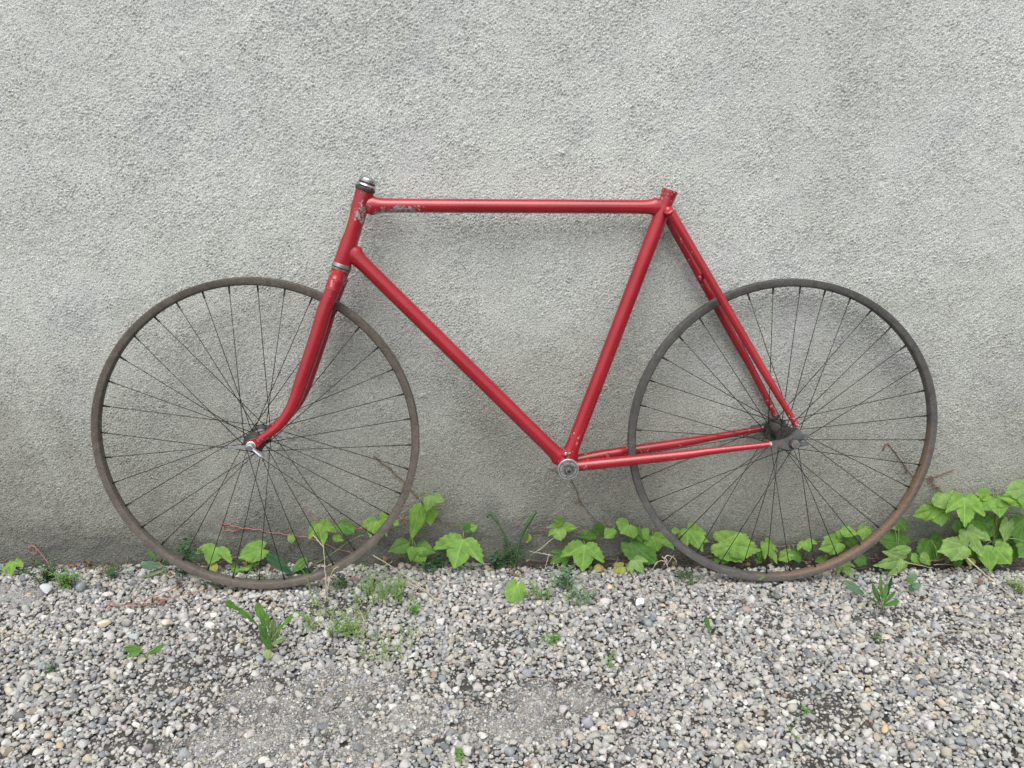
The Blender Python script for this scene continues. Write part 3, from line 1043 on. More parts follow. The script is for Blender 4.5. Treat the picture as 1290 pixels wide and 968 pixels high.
def rust_rear(a, r):
    d = 1.15 * abs((a - math.radians(-45) + math.pi) % (2 * math.pi) - math.pi)
    k = max(0, 1 - d / 1.6) ** .7
    return (.22 + .95 * k) if r < .3075 else .02 + (.16 * k)


wf = wheel(FC, M['rim_f'], (128.2, 544.5), 'front wheel with a dull brown bare rim', .0685, rust_front, .0205)
m = MB(); m.lathe(FC, BN, [(-.0275, .0120), (-.0265, .0134), (.0, .0128), (.0265, .0134), (.0275, .0120)], 26); m.build('hub_barrel', M['silver'], wf, angle=30)
wr = wheel(RC, M['rim_r'], (1165.3, 523.8), 'rear wheel with a dark grey bare rim, rusty inside', .064, rust_rear, .0245)
m = MB(); m.lathe(FC, BN, [(.0365, .0085), (.0370, .0100), (.0465, .0100), (.0475, .0085)], 20); m.build('cone_nut', M['silver'], wf, angle=30)
m = MB(); m.lathe(FC, BN, [(-.0475, .0085), (-.0465, .0100), (-.0370, .0100), (-.0365, .0085)], 20); m.build('cone_nut', M['silver'], wf, angle=30)
for s in (1, -1):
    m = MB(); m.lathe(FC, BN * s, [(.0525, .0085), (.0533, .0092), (.0556, .0092), (.0564, .0078), (.0625, .0068), (.0655, .0060), (.0658, .0046)], 20)
    nut = m.build('wing_nut', M['silver'], wf, angle=30)
    c = FC + BN * s * .0585
    for sg in (-1, 1):
        dirw = (-BU * .98 + BV * .02) if sg == -1 else (BU * .80 - BV * .60)
        pe = np.cross(BN, dirw)
        rows = []; hw = [.0034, .0042, .0062, .0074, .0070, .0045]
        for tt, h_ in zip(np.linspace(.005, .0375, 6), hw):
            lift = BN * s * (.002 + .30 * tt) + (BV * .12 * tt if sg == 1 else BV * 1.1 * (tt - .02) ** 2 * 6)
            rows.append((c + dirw * tt + lift, h_))
        m = MB(); v = []
        for p_, h_ in rows:
            for dz in (-.0019, .0019):
                for du in (-h_, 0, h_):
                    v.append(p_ + BN * du * .85 + pe * dz)
        f = []
        for i in range(5):
            b0 = i * 6
            f += [(b0, b0 + 1, b0 + 7, b0 + 6), (b0 + 1, b0 + 2, b0 + 8, b0 + 7), (b0 + 3, b0 + 9, b0 + 10, b0 + 4), (b0 + 4, b0 + 10, b0 + 11, b0 + 5),
                  (b0, b0 + 6, b0 + 9, b0 + 3), (b0 + 2, b0 + 5, b0 + 11, b0 + 8)]
        f += [(0, 3, 4, 1), (1, 4, 5, 2), (30, 31, 34, 33), (31, 32, 35, 34)]
        m.add(v, f)
        m.build('wing', M['silver'], wf, angle=50)
for s in (1, -1):
    m = MB(); hexp = [RC + BN * s * .0640 + .0088 * (BU * math.cos(a) + BV * math.sin(a)) for a in np.arange(6) * math.pi / 3 + .2]
    m.prism(hexp, BN * s * (.0075 if s > 0 else .004)); m.build('axle_nut', M['steel'], wr, smooth=False)
    m = MB(); m.lathe(RC, BN * s, [(.0626, .0115), (.0640, .0115)], 20); m.build('washer', M['dark'], wr, angle=30)
    m = MB(); m.lathe(RC, BN * s, [(.0375, .009), (.038, .0112), (.055, .0112), (.056, .009)], 20); m.build('spacer', M['dark'], wr, angle=30)
m = MB(); teeth = []
for k in range(72):
    a = k / 72 * 2 * math.pi; r_ = .0235 + (.0020 if k % 4 in (1, 2) else -.0005)
    teeth.append(RC - BN * .0425 + r_ * (BU * math.cos(a) + BV * math.sin(a)))
m.prism(teeth, BN * .0028); m.build('sprocket', M['dark'], wr, smooth=False)

# ------------------------------------------------------------------ creepers
HALF3 = [(0, 0), (-.10, .10), (-.17, .28), (-.13, .50), (.0, .68), (.15, .82), (.34, .94), (.60, 1.0), (.56, .84), (.50, .68), (.44, .52), (.40, .44), (.50, .45), (.62, .42), (.78, .28), (.90, .13), (1, 0)]
HALFS = [(0, 0), (-.12, .16), (-.20, .38), (-.14, .66), (.04, .88), (.22, .96), (.42, .92), (.58, .92), (.66, .70), (.72, .56), (.80, .46), (.90, .22), (1, 0)]
HALFR = [(0, 0), (-.12, .18), (-.16, .42), (-.06, .74), (.14, .95), (.38, 1.0), (.62, .88), (.80, .62), (.92, .30), (1, 0)]
HALFL = [(0, 0), (.02, .12), (.06, .42), (.14, .76), (.28, .98), (.42, .98), (.58, .80), (.74, .52), (.88, .24), (1, 0)]
HALFO = [(0, 0), (.06, .20), (.16, .42), (.32, .74), (.50, .96), (.66, 1.0), (.82, .80), (.93, .45), (1, 0)]
HALFD = [(0, 0), (.12, .22), (.28, .26), (.38, .52), (.44, .34), (.56, .48), (.62, .85), (.70, .66), (.80, .82), (.92, .5), (1, 0)]
STY = {'d': (HALFD, .45), '3': (HALF3, .30), 's': (HALFS, .28), 'r': (HALFR, .32), 'l': (HALFL, .35), 'o': (HALFO, .45)}
RINGS = (0.0, .28, .52, .72, .88, 1.0)


def leaf_mesh(name, style, seed, curl=1.0, n_half=30):
    """blade in its own frame: x from petiole to tip (0..1), y across (-1..1, half width), z up from the blade"""
    r = np.random.default_rng(seed)
    half, cx = STY[style]
    half = np.array(half)

    def side(sgn, k):
        p = half.copy()
        if style in '3s':
            p[:, 0] += r.normal(0, .018, len(p)) * (p[:, 1] > .05); p[:, 1] *= k
        d = np.concatenate([[0], np.cumsum(np.hypot(*np.diff(p, axis=0).T))])
        t = np.linspace(0, d[-1], n_half)
        q = np.stack([np.interp(t, d, p[:, 0]), np.interp(t, d, p[:, 1])], 1)
        saw = .036 if style != 'o' else .006
        c = np.array([cx, 0]); dr = q - c
        f = np.where(np.arange(n_half) % 2 == 0, saw, -saw) * np.clip(np.hypot(*dr.T) / .4, 0, 1)
        f[[0, -1]] = 0
        q = q + dr * f[:, None]
        q[:, 1] *= sgn
        return q
    a = side(1, r.uniform(.85, 1.08)); b = side(-1, r.uniform(.85, 1.08))[::-1]
    outl = np.concatenate([a, b[1:-1]])
    c = np.array([cx, 0.0])
    P = [c[None]]
    for k in RINGS[1:]:
        P.append(c + (outl - c) * k)
    P2 = np.concatenate(P)
    x, y = P2[:, 0], P2[:, 1]
    ay = np.abs(y)
    vein = np.minimum(ay, np.abs(x - .62 * ay) if style in '3sr' else 9)
    ph = r.uniform(0, 6, 4)
    z = -.14 * curl * np.clip(x - .1, -.3, 1) ** 2 - .10 * curl * ay ** 1.6 + .075 * np.clip(vein, 0, .25) / .25
    z += .020 * np.sin(9 * x + ph[0]) * np.sin(8 * y + ph[1]) + .03 * r.normal() * y + .040 * np.sin(16 * x + 13 * ay + ph[2]) * np.clip(ay, 0, .6)
    n = len(outl)
    F = [(0, 1 + i, 1 + (i + 1) % n) for i in range(n)]
    for k in range(len(RINGS) - 2):
        o1, o2 = 1 + k * n, 1 + (k + 1) * n
        F += [(o1 + i, o2 + i, o2 + (i + 1) % n, o1 + (i + 1) % n) for i in range(n)]
    return P2, z, F


def place_leaf(name, B, T, wid, style, mat, parent, N=None, curl=1.0, seed=0, label=None):
    """B petiole joint, T tip (world), wid full width in metres, N the way the upper face looks"""
    B, T = np.asarray(B, float), np.asarray(T, float)
    L_ = np.linalg.norm(T - B); X = (T - B) / L_
    if N is None: N = np.array([0, -.75, .65])
    N = N - X * (N @ X); N /= np.linalg.norm(N)
    Yv = np.cross(N, X)
    p2, z, F = leaf_mesh(name, style, seed, curl)
    hw = wid / 2
    W = B + np.outer(p2[:, 0] * L_, X) + np.outer(p2[:, 1] * hw, Yv) + np.outer(z * (L_ + hw) * .5, N)
    me = bpy.data.meshes.new(name)
    me.from_pydata((W - B).tolist(), [], F)
    me.polygons.foreach_set('use_smooth', [True] * len(me.polygons))
    uv = me.uv_layers.new(name='uv')
    li = np.zeros(len(me.loops), np.int32); me.loops.foreach_get('vertex_index', li)
    uv.data.foreach_set('uv', p2[li].astype(np.float32).ravel())
    me.materials.append(mat)
    o = bpy.data.objects.new(name, me); C.objects.link(o)
    o.parent = parent; o.location = B - np.array(parent['_o']); o['_o'] = [float(q) for q in B]
    if label: o['label'] = label
    return o


def sc_at(p):
    return (p[1] * CT + (CAM_H - p[2]) * ST) / FPX           # metres per picture pixel at p


LM = {'g': 'leaf', 'p': 'leaf_pale', 'd': 'leaf_dark', 'y': 'leaf_yellow', 'k': 'leaf_pink'}
seed_n = [100]


def creeper(name, label, stem_px, leaves, group='creepers along the foot of the wall', stem_mat='stem_red', stem_r=.0016):
    """stem_px: list of stems, each a list of (px, py, distance from wall); leaves: (bx, by, tx, ty, width, style, tint, d_base, d_tip)"""
    st = [[PW(*q) for q in s] for s in stem_px]
    allp = np.concatenate([np.array(s) for s in st])
    base = allp[np.argmin(allp[:, 2])].copy()
    root = tag(empty(name, base), label, 'plant', group)
    m = MB(); dense = []
    for s in st:
        p = smooth_path(s, 10 * len(s)); dense.append(p)
        k = np.arange(len(p))
        p = p + np.stack([.0012 * np.sin(k * .9), .0006 * np.sin(k * 1.3), .0012 * np.cos(k * .7)], 1)
        m.tube(p, np.linspace(stem_r, stem_r * .55, len(p)), 7)
    dense = np.concatenate(dense)
    for lf in leaves:
        bx, by, tx_, ty_, w, sty, tint = lf[:7]
        db, dt = (lf[7], lf[8]) if len(lf) > 7 else (None, None)
        seed_n[0] += 1
        r = np.random.default_rng(seed_n[0])
        if db is None: db = r.uniform(.028, .05); dt = db + r.uniform(.012, .03)
        Bp, Tp = PW(bx, by, db), PW(tx_, ty_, dt)
        for q in (Bp, Tp):
            q[2] = max(q[2], gz(q[0], q[1]) + .006)
        N = np.array([r.normal(0, .22), -.80, .55 + r.normal(0, .15)])
        lo = place_leaf('leaf', Bp, Tp, w * sc_at(Bp) * 1.13, sty, M[LM[tint]], root, N, r.uniform(.7, 1.5), seed_n[0])
        j = np.argmin(((dense - Bp) ** 2).sum(1))
        if np.linalg.norm(dense[j] - Bp) > .006:
            mid_ = (dense[j] + Bp) / 2 + np.array([0, -.004, .010])
            pp = smooth_path([dense[j], mid_, Bp + np.array([0, .001, .0])], 8)
            pet = MB(); pet.tube(pp, np.linspace(.0010, .0007, len(pp)), 6)
            pet.build('petiole', M['stem_green'], lo)
    m.build('stem', M[stem_mat], root)
    return root


creeper('creeper', 'small creeper with four bright green leaves behind the bottom left of the front wheel',
        [[(262, 716, .03), (285, 706, .02), (310, 700, .015), (345, 700, .012)]],
        [(273, 690, 262, 711, 44, '3', 'g', .04, .07), (331, 692, 300, 702.5, 27, 's', 'g', .04, .06), (310, 714, 312, 730, 31, '3', 'g', .05, .065),
         (267.5, 711, 272, 722, 10, 'r', 'y', .06, .075), (299, 721, 292, 725, 12, 'r', 'g', .05, .06)])
creeper('creeper', 'creeper with a long red tip on the wall behind the lower right of front wheel',
        [[(279, 660, .004), (290, 661.5, .006), (305, 665.5, .006), (321, 667, .006), (350, 672.5, .006), (389, 678, .008), (420, 690, .012), (452, 700, .02)],
         [(389, 678, .008), (401, 661, .015), (391, 648, .008), (380, 640, .006)], [(279, 660, .004), (283, 668, .006), (296, 669, .006), (303, 666, .006)],
         [(430, 668, .01), (470, 664, .012), (515, 652, .012)]],
        [(401, 660, 407, 688, 32, '3', 'g', .035, .06), (419, 676, 433, 681, 10, 'l', 'g', .03, .04), (429, 660, 446, 671, 18, 'r', 'd', .03, .045),
         (441, 672, 430, 667, 8, 'l', 'p', .04, .045), (474.6, 656.7, 466, 679, 31, '3', 'g', .03, .05), (480, 655, 491, 652, 17, 'r', 'g', .03, .04),
         (496, 658, 503, 661, 8, 'l', 'g', .03, .035), (367, 674, 367.5, 685, 9, 'r', 'p', .015, .025)])
creeper('creeper', 'creeper with large hanging lobed leaves right of the front wheel',
        [[(470, 575, .003), (497, 596, .003), (524.7, 625, .004), (550, 652, .005), (570, 662, .006), (592, 668, .008)],
         [(530, 634, .006), (522, 660, .012), (520, 686, .015), (528, 712, .02)], [(592, 668, .008), (586, 690, .012), (592, 712, .03)]],
        [(529.6, 633, 517.8, 681, 21, 'l', 'g', .035, .055), (540, 636, 542.7, 663, 19, 'l', 'g', .03, .045), (543, 624, 536.5, 645, 15, 'l', 'p', .045, .06),
         (544, 624.3, 559, 633, 13, 'l', 'p', .045, .05), (516, 684, 488.7, 694.5, 19, 'l', 'd', .035, .05), (524, 690, 534, 712, 22, 'l', 'g', .045, .065),
         (523, 689, 548, 696, 19, 'l', 'd', .04, .055), (520, 688, 517, 708, 12, 'l', 'g', .05, .06), (515, 690, 509, 703, 7, 'l', 'd', .035, .045),
         (583, 680, 571.2, 716, 60, '3', 'g', .045, .08), (594, 666, 583, 661, 12, 'r', 'd', .03, .035), (592, 666, 601, 663, 10, 'l', 'p', .03, .035)], stem_mat='stem_brown')
creeper('creeper', 'creeper spreading many lobed leaves between the bottom bracket and the rear wheel',
        [[(668, 669, .006), (686, 669, .008), (706, 666, .01), (736, 684, .014), (765, 672, .012), (793, 662, .008), (822, 672, .010), (836, 676, .008), (870, 682, .01)],
         [(692, 727, .05), (720, 729, .055), (748, 724, .06), (775, 728, .06)], [(800, 668, .01), (808, 690, .02), (800, 712, .03), (786, 735, .05)]], stem_mat='stem_brown', stem_r=.0013, leaves=
        [(706, 664, 691, 675, 20, '3', 'g'), (706, 664, 727, 665, 11, 'l', 'g'), (704, 667, 706.5, 681, 16, 'r', 'p'), (708, 658, 699, 655, 12, 'r', 'g'),
         (736.7, 687, 733.6, 720, 50, '3', 'g', .045, .08), (712, 698, 693, 710, 24, '3', 'd', .03, .05), (752, 672, 756, 659, 14, 'r', 'd', .02, .03),
         (752, 675.7, 725, 675.5, 9, 'l', 'd', .02, .03), (741, 674, 735, 668, 8, 'l', 'g', .02, .025), (772, 668, 761, 678, 14, 'l', 'g', .03, .04),
         (774, 666, 769, 676, 9, 'l', 'g', .03, .04), (792, 661, 782, 672, 30, 's', 'g', .03, .045), (795, 664, 809.5, 684, 14, 'l', 'd', .03, .045),
         (822, 676, 829, 695, 27, 's', 'g', .03, .045), (806, 668, 817, 680, 17, 'l', 'g', .025, .04), (794, 684, 828, 711, 36, 's', 'd', .03, .06), (794, 690, 797, 708, 17, 'l', 'd', .03, .05),
         (799, 706, 810, 733, 25, '3', 'p', .06, .085), (795, 713, 790, 731, 9, 'l', 'p', .06, .075), (785, 714, 772, 729.5, 16, 's', 'y', .06, .075),
         (748.4, 718.5, 762.5, 725, 10, 'l', 'k', .06, .07), (748, 722, 756.5, 738, 11, 'l', 'y', .06, .075), (744, 722, 741, 731, 9, 'l', 'k', .055, .06),
         (835, 676, 849.5, 692.5, 12, 'l', 'g', .03, .045), (833, 674, 828, 684, 8, 'l', 'g', .03, .035), (667, 673, 663, 685, 8, 'l', 'y', .02, .025), (661, 674, 668, 682, 7, 'l', 'd', .02, .025)])
creeper('creeper', 'low creeper with a row of leaves seen through the rear wheel spokes',
        [[(850, 690, .008), (900, 684, .008), (960, 690, .01), (1020, 684, .01), (1070, 676, .012), (1095, 668, .012)], [(905, 700, .015), (960, 703, .02), (1030, 708, .02), (1062, 712, .05)]], stem_mat='stem_brown', stem_r=.0013, leaves=
        [(866, 667, 886.5, 695, 32, '3', 'g', .03, .055), (868, 674, 893, 682, 15, 'l', 'g', .03, .045), (864, 672, 857, 685, 14, 'l', 'g', .03, .04), (846, 668, 857, 670, 8, 'l', 'g', .02, .025),
         (906, 684, 958.5, 693.5, 36, 's', 'g', .035, .06), (925, 686, 937.5, 705, 24, 'l', 'g', .045, .06), (912, 702, 912, 712, 13, 'r', 'd', .04, .05), (904, 704, 902, 711, 7, 'r', 'd', .04, .045),
         (964, 684, 980, 710.5, 24, '3', 'g', .03, .055), (960, 690, 957, 706, 13, 'l', 'd', .025, .04), (950, 705, 960, 715, 9, 'l', 'd', .03, .04), (995.6, 698, 981, 706, 16, 's', 'g', .035, .045),
         (1000, 694, 1008, 713, 17, 's', 'd', .025, .045), (1014, 682, 1020, 695, 24, '3', 'g', .03, .045), (1058, 684, 1033, 692, 25, 's', 'g', .03, .05), (1040, 703, 1026, 709, 9, 'l', 'd', .03, .04),
         (1058, 668, 1081.5, 673, 13, 'l', 'g', .03, .04), (1059, 668, 1057, 679, 9, 'l', 'g', .03, .035), (1090, 665, 1088, 681, 20, 's', 'g', .03, .045), (1072, 678, 1074, 690, 14, 'r', 'd', .015, .02),
         (1060, 708, 1074, 729, 27, '3', 'p', .07, .10), (1080, 703, 1091, 718, 15, 's', 'd', .035, .05), (980, 712, 996, 714, 8, 'l', 'd', .02, .025)])
creeper('creeper', 'dense leafy clump of creeper on the right beyond the rear wheel',
        [[(1171, 606, .006), (1189, 622, .008), (1214, 627, .012), (1257, 626, .015), (1300, 614, .015)], [(1257, 640, .02), (1252, 680, .035), (1246, 708, .05)],
         [(1130, 700, .04), (1160, 708, .05), (1190, 704, .05), (1216, 701, .05)], [(1214, 627, .012), (1206, 660, .02), (1214, 698, .045)]],
        [(1141, 687, 1109, 680, 27, 's', 'd', .03, .05), (1131, 655, 1142.5, 669, 15, 'l', 'd', .02, .03), (1125, 660, 1130, 668, 10, 'l', 'g', .02, .03), (1148, 692, 1115, 696.5, 12, 'l', 'p', .055, .06),
         (1137, 706, 1103, 713, 30, '3', 'p', .06, .09), (1135, 704, 1132, 722.5, 12, 'l', 'p', .06, .08), (1136, 700, 1112, 695, 10, 'l', 'g', .05, .055), (1148, 698, 1160.5, 711, 13, 'l', 'g', .05, .06), (1160, 697, 1174, 713.5, 13, 'l', 'p', .06, .065),
         (1171, 680, 1181, 709, 42, 's', 'd', .02, .04), (1143, 703, 1147, 712, 10, 'r', 'd', .04, .05), (1189, 622, 1195, 641.5, 32, 'r', 'p', .04, .055), (1201, 624, 1206, 632, 10, 'l', 'd', .03, .035),
         (1181, 641, 1151, 650, 21, 's', 'g', .035, .05), (1182, 645, 1187, 663, 22, 'l', 'g', .035, .055), (1184, 644, 1197.5, 655, 14, 'l', 'g', .03, .045),
         (1214.5, 627, 1216, 664, 44, '3', 'g', .05, .085), (1226, 626, 1237, 645.5, 21, 'l', 'g', .04, .055), (1256, 628, 1260.5, 652, 22, 'l', 'g', .045, .07), (1254, 628, 1238.5, 643, 22, 'l', 'g', .045, .055), (1246, 624, 1231, 621, 15, 'r', 'g', .04, .045), (1258, 628, 1272, 638, 18, 'l', 'g', .045, .06),
         (1298, 630, 1258, 626, 20, 'l', 'g', .05, .06), (1298, 616, 1268, 620, 24, 'r', 'p', .045, .055), (1296, 624, 1291, 643, 26, 'l', 'g', .055, .07),
         (1224, 656, 1248.5, 681, 30, 's', 'd', .03, .05), (1204, 655, 1213, 676, 18, 'l', 'd', .03, .045), (1218, 669, 1238, 702, 30, '3', 'p', .055, .08), (1234, 672, 1249, 681, 13, 'l', 'p', .05, .06),
         (1215, 689, 1183, 694, 26, 's', 'p', .07, .09), (1208, 690, 1199, 704.5, 16, 'l', 'p', .075, .09), (1214, 700, 1190, 706, 10, 'l', 'd', .06, .07), (1256, 653, 1246, 678, 23, 's', 'd', .02, .035),
         (1243, 686, 1249, 721, 23, 'l', 'g', .055, .085), (1240, 690, 1232, 706, 12, 'l', 'd', .05, .06), (1224, 703, 1222, 714, 10, 'l', 'y', .05, .06), (1253, 690, 1274, 711, 30, 's', 'g', .055, .08), (1256, 700, 1262, 713, 14, 'l', 'g', .06, .075),
         (1270, 657, 1266, 683, 22, 's', 'p', .035, .055), (1290, 654, 1284, 690, 28, 's', 'd', .025, .05), (1300, 686, 1284, 702.5, 22, 's', 'd', .05, .07), (1278, 686, 1279, 704, 16, 'r', 'd', .02, .04), (1226, 695, 1224, 707, 22, 's', 'd', .03, .045),
         (1203, 708, 1212, 716, 16, 'r', 'd', .03, .04), (1262, 676, 1264, 690, 22, 'r', 'd', .01, .02)], stem_mat='stem_brown', stem_r=.0019)
creeper('creeper', 'single upright yellow green leaf at the foot of the wall on the far left',
        [[(-20, 724, .03), (10, 722, .03), (20, 716, .03)]], [(17, 708, 14, 732, 24, '3', 'g', .05, .09), (8, 716, 6, 728, 12, 'l', 'g', .05, .06)])


def ground_leaf(name, label, cat, items, stem_pts, group, mats, stem_mat='stem_red'):
    base = PG(*stem_pts[0][0][:2])
    root = tag(empty(name, base), label, cat, group)
    for i, (bx, by, bh, tx_, ty_, th, w, sty, mt) in enumerate(items):
        seed_n[0] += 1
        r = np.random.default_rng(seed_n[0])
        Bp, Tp = PGD(bx, by, bh, base), PGD(tx_, ty_, th, base)
        place_leaf('leaf', Bp, Tp, w * sc_at(Bp), sty, M[mt], root, np.array([r.normal(0, .25), -.7, .75]), r.uniform(.8, 1.6), seed_n[0])
    m = MB()
    for s in stem_pts:
        p = smooth_path([PGD(*q, base) for q in s], 14)
        m.tube(p, np.linspace(.0016, .0009, len(p)), 7)
    m.build('stem', M[stem_mat], root)
    return root


def PGD(px, py, dy, base):
    """point seen at (px, py) in the upright plane dy metres in front of base"""
    r = ray(px, py); k = (base[1] - dy) / r[1]
    return ORG + r * k


ground_leaf('creeper', 'lone lobed leaf lying out on the gravel in front of the bottom bracket', 'plant',
            [(652, 737, .004, 640.5, 764, .03, 27, 's', 'leaf')], [[(672, 748, 0), (660, 752, .004), (652, 746, .006), (652, 737, .004)]], 'creepers along the foot of the wall', None)
ground_leaf('dock_plant', 'dark green plant with two long smooth leaves behind the bottom of the front wheel', 'plant',
            [(369, 724, .01, 335, 698, .0, 15, 'o', 'weed_dark'), (368, 722, .0, 386, 703, -.01, 12, 'o', 'weed'), (366, 723, -.01, 398, 716, -.02, 8, 'o', 'weed_dark')], [[(369, 729, 0), (369, 725, 0), (369, 722, 0)]], 'weeds in the gravel', None, 'stem_green')
ground_leaf('dandelion', 'dandelion rosette with ragged leaves on the gravel below the front wheel', 'plant',
            [(326, 790, .02, 300, 766, .045, 10, 'd', 'dandelion'), (304, 771, .045, 285, 758, .065, 12, 'd', 'dandelion'), (337, 798, .01, 323, 761, .02, 13, 'd', 'dandelion'), (340, 796, 0, 333, 772, -.01, 12, 'd', 'weed'), (350, 797, .02, 367, 774, .03, 9, 'd', 'dandelion'),
             (345, 806, .01, 354, 786, -.005, 8, 'l', 'weed'), (338, 818, .02, 336, 832, .035, 11, 'l', 'weed_pale'), (338, 812, .02, 326, 785, .03, 10, 's', 'weed'), (342, 812, .02, 368, 801, .03, 5, 'l', 'weed_pale'), (342, 806, 0, 345, 780, .01, 8, 'o', 'weed_pale')],
            [[(339, 820, 0), (338, 806, .01), (328, 786, .02)], [(340, 820, 0), (342, 806, .01), (356, 788, .015)], [(339, 820, 0), (340, 800, .0), (334, 780, 0)], [(341, 820, 0), (346, 806, .01), (350, 790, 0)]], 'weeds in the gravel', None, 'stem_green')
ground_leaf('seedling', 'small seedling with two spread leaves on the gravel at the left', 'plant',
            [(178, 820, .005, 154, 816, .015, 13, 'l', 'weed'), (186, 824, 0, 209, 811, 0, 8, 'l', 'weed'), (176, 822, .01, 158, 827, .02, 7, 'l', 'weed')], [[(184, 830, 0), (181, 824, .002), (176, 819, .005)], [(184, 830, 0), (188, 822, 0), (196, 817, 0)]], 'weeds in the gravel', None, 'stem_green')
ground_leaf('plantain', 'upright dark green plantain tuft on the gravel below the rear wheel', 'plant',
            [(1111, 760, 0, 1109, 724, -.01, 7, 'o', 'dandelion'), (1114, 760, .01, 1124, 726, .0, 4, 'o', 'weed_dark'), (1108, 762, .015, 1100, 736, .02, 5, 'o', 'weed'), (1112, 763, .02, 1128, 745, .03, 4, 'o', 'weed'),
             (1110, 763, .02, 1096, 752, .04, 4, 'o', 'weed'), (1113, 762, .02, 1118, 735, .01, 5, 'o', 'weed'), (1112, 764, .02, 1133, 757, .04, 6, 'o', 'weed'), (1110, 761, .01, 1104, 741, .01, 4, 'o', 'weed_dark')],
            [[(1112, 768, 0), (1111, 762, .005), (1111, 757, 0)]], 'weeds in the gravel', None, 'stem_green')
ground_leaf('fallen_leaf', 'grey green oval leaf on the gravel left of the plantain tuft', 'leaf',
            [(1089, 750, .0, 1066, 732, .0, 12, 'o', 'weed_blue')], [[(1096, 754, 0), (1092, 752, 0), (1089, 750, 0)]], None, None, 'stem_green')
ground_leaf('sprout', 'thin upright green sprout on the gravel under the rear wheel', 'plant',
            [(894, 796, 0, 889, 777, 0, 6, 'o', 'weed'), (896, 798, 0, 902, 790, .01, 4, 'l', 'weed_dark')], [[(896, 805, 0), (895, 800, 0), (893, 792, 0)]], 'weeds in the gravel', None, 'stem_green')
ground_leaf('round_leaf_weed', 'low weed with a few round bluish leaves on the gravel beside the creeper clump', 'plant',
            [(1148, 730, .0, 1155, 724, .0, 9, 'r', 'weed_blue'), (1149, 734, .01, 1142, 728, .01, 8, 'r', 'weed'), (1150, 738, .02, 1160, 737, .03, 8, 'r', 'weed_blue'), (1150, 739, .02, 1146, 745, .03, 8, 'r', 'weed_dark')],
            [[(1151, 742, 0), (1150, 736, .005), (1149, 730, .0)]], 'weeds in the gravel', None, 'stem_green')
ground_leaf('round_leaf_weed', 'tiny weed with glossy leaves just under the bottom of the rear rim', 'plant',
            [(955, 727, .0, 963, 728, .01, 8, 'l', 'weed'), (952, 727, .0, 944, 729, .0, 8, 'l', 'weed_blue'), (938, 726, 0, 931, 724, .0, 6, 'r', 'weed_dark'), (926, 727, 0, 922, 724, 0, 5, 'r', 'weed')],
            [[(955, 733, 0), (953, 729, 0), (946, 728, 0)], [(932, 733, 0), (932, 729, 0), (929, 726, 0)]], 'weeds in the gravel', None, 'stem_green')
ground_leaf('broad_leaf_weed', 'grey green broad leaf weed at the wall left of the front rim', 'plant',
            [(205, 713, .0, 176, 711, .015, 11, 'o', 'weed_blue'), (196, 705, -.01, 184, 692, -.01, 6, 'l', 'weed'), (206, 718, .0, 178, 728, .03, 7, 'l', 'weed_pale'), (206, 712, -.01, 216, 702, -.01, 9, 'l', 'weed_dark')],
            [[(207, 722, 0), (206, 716, 0), (200, 708, 0)]], 'weeds in the gravel', None, 'stem_green')


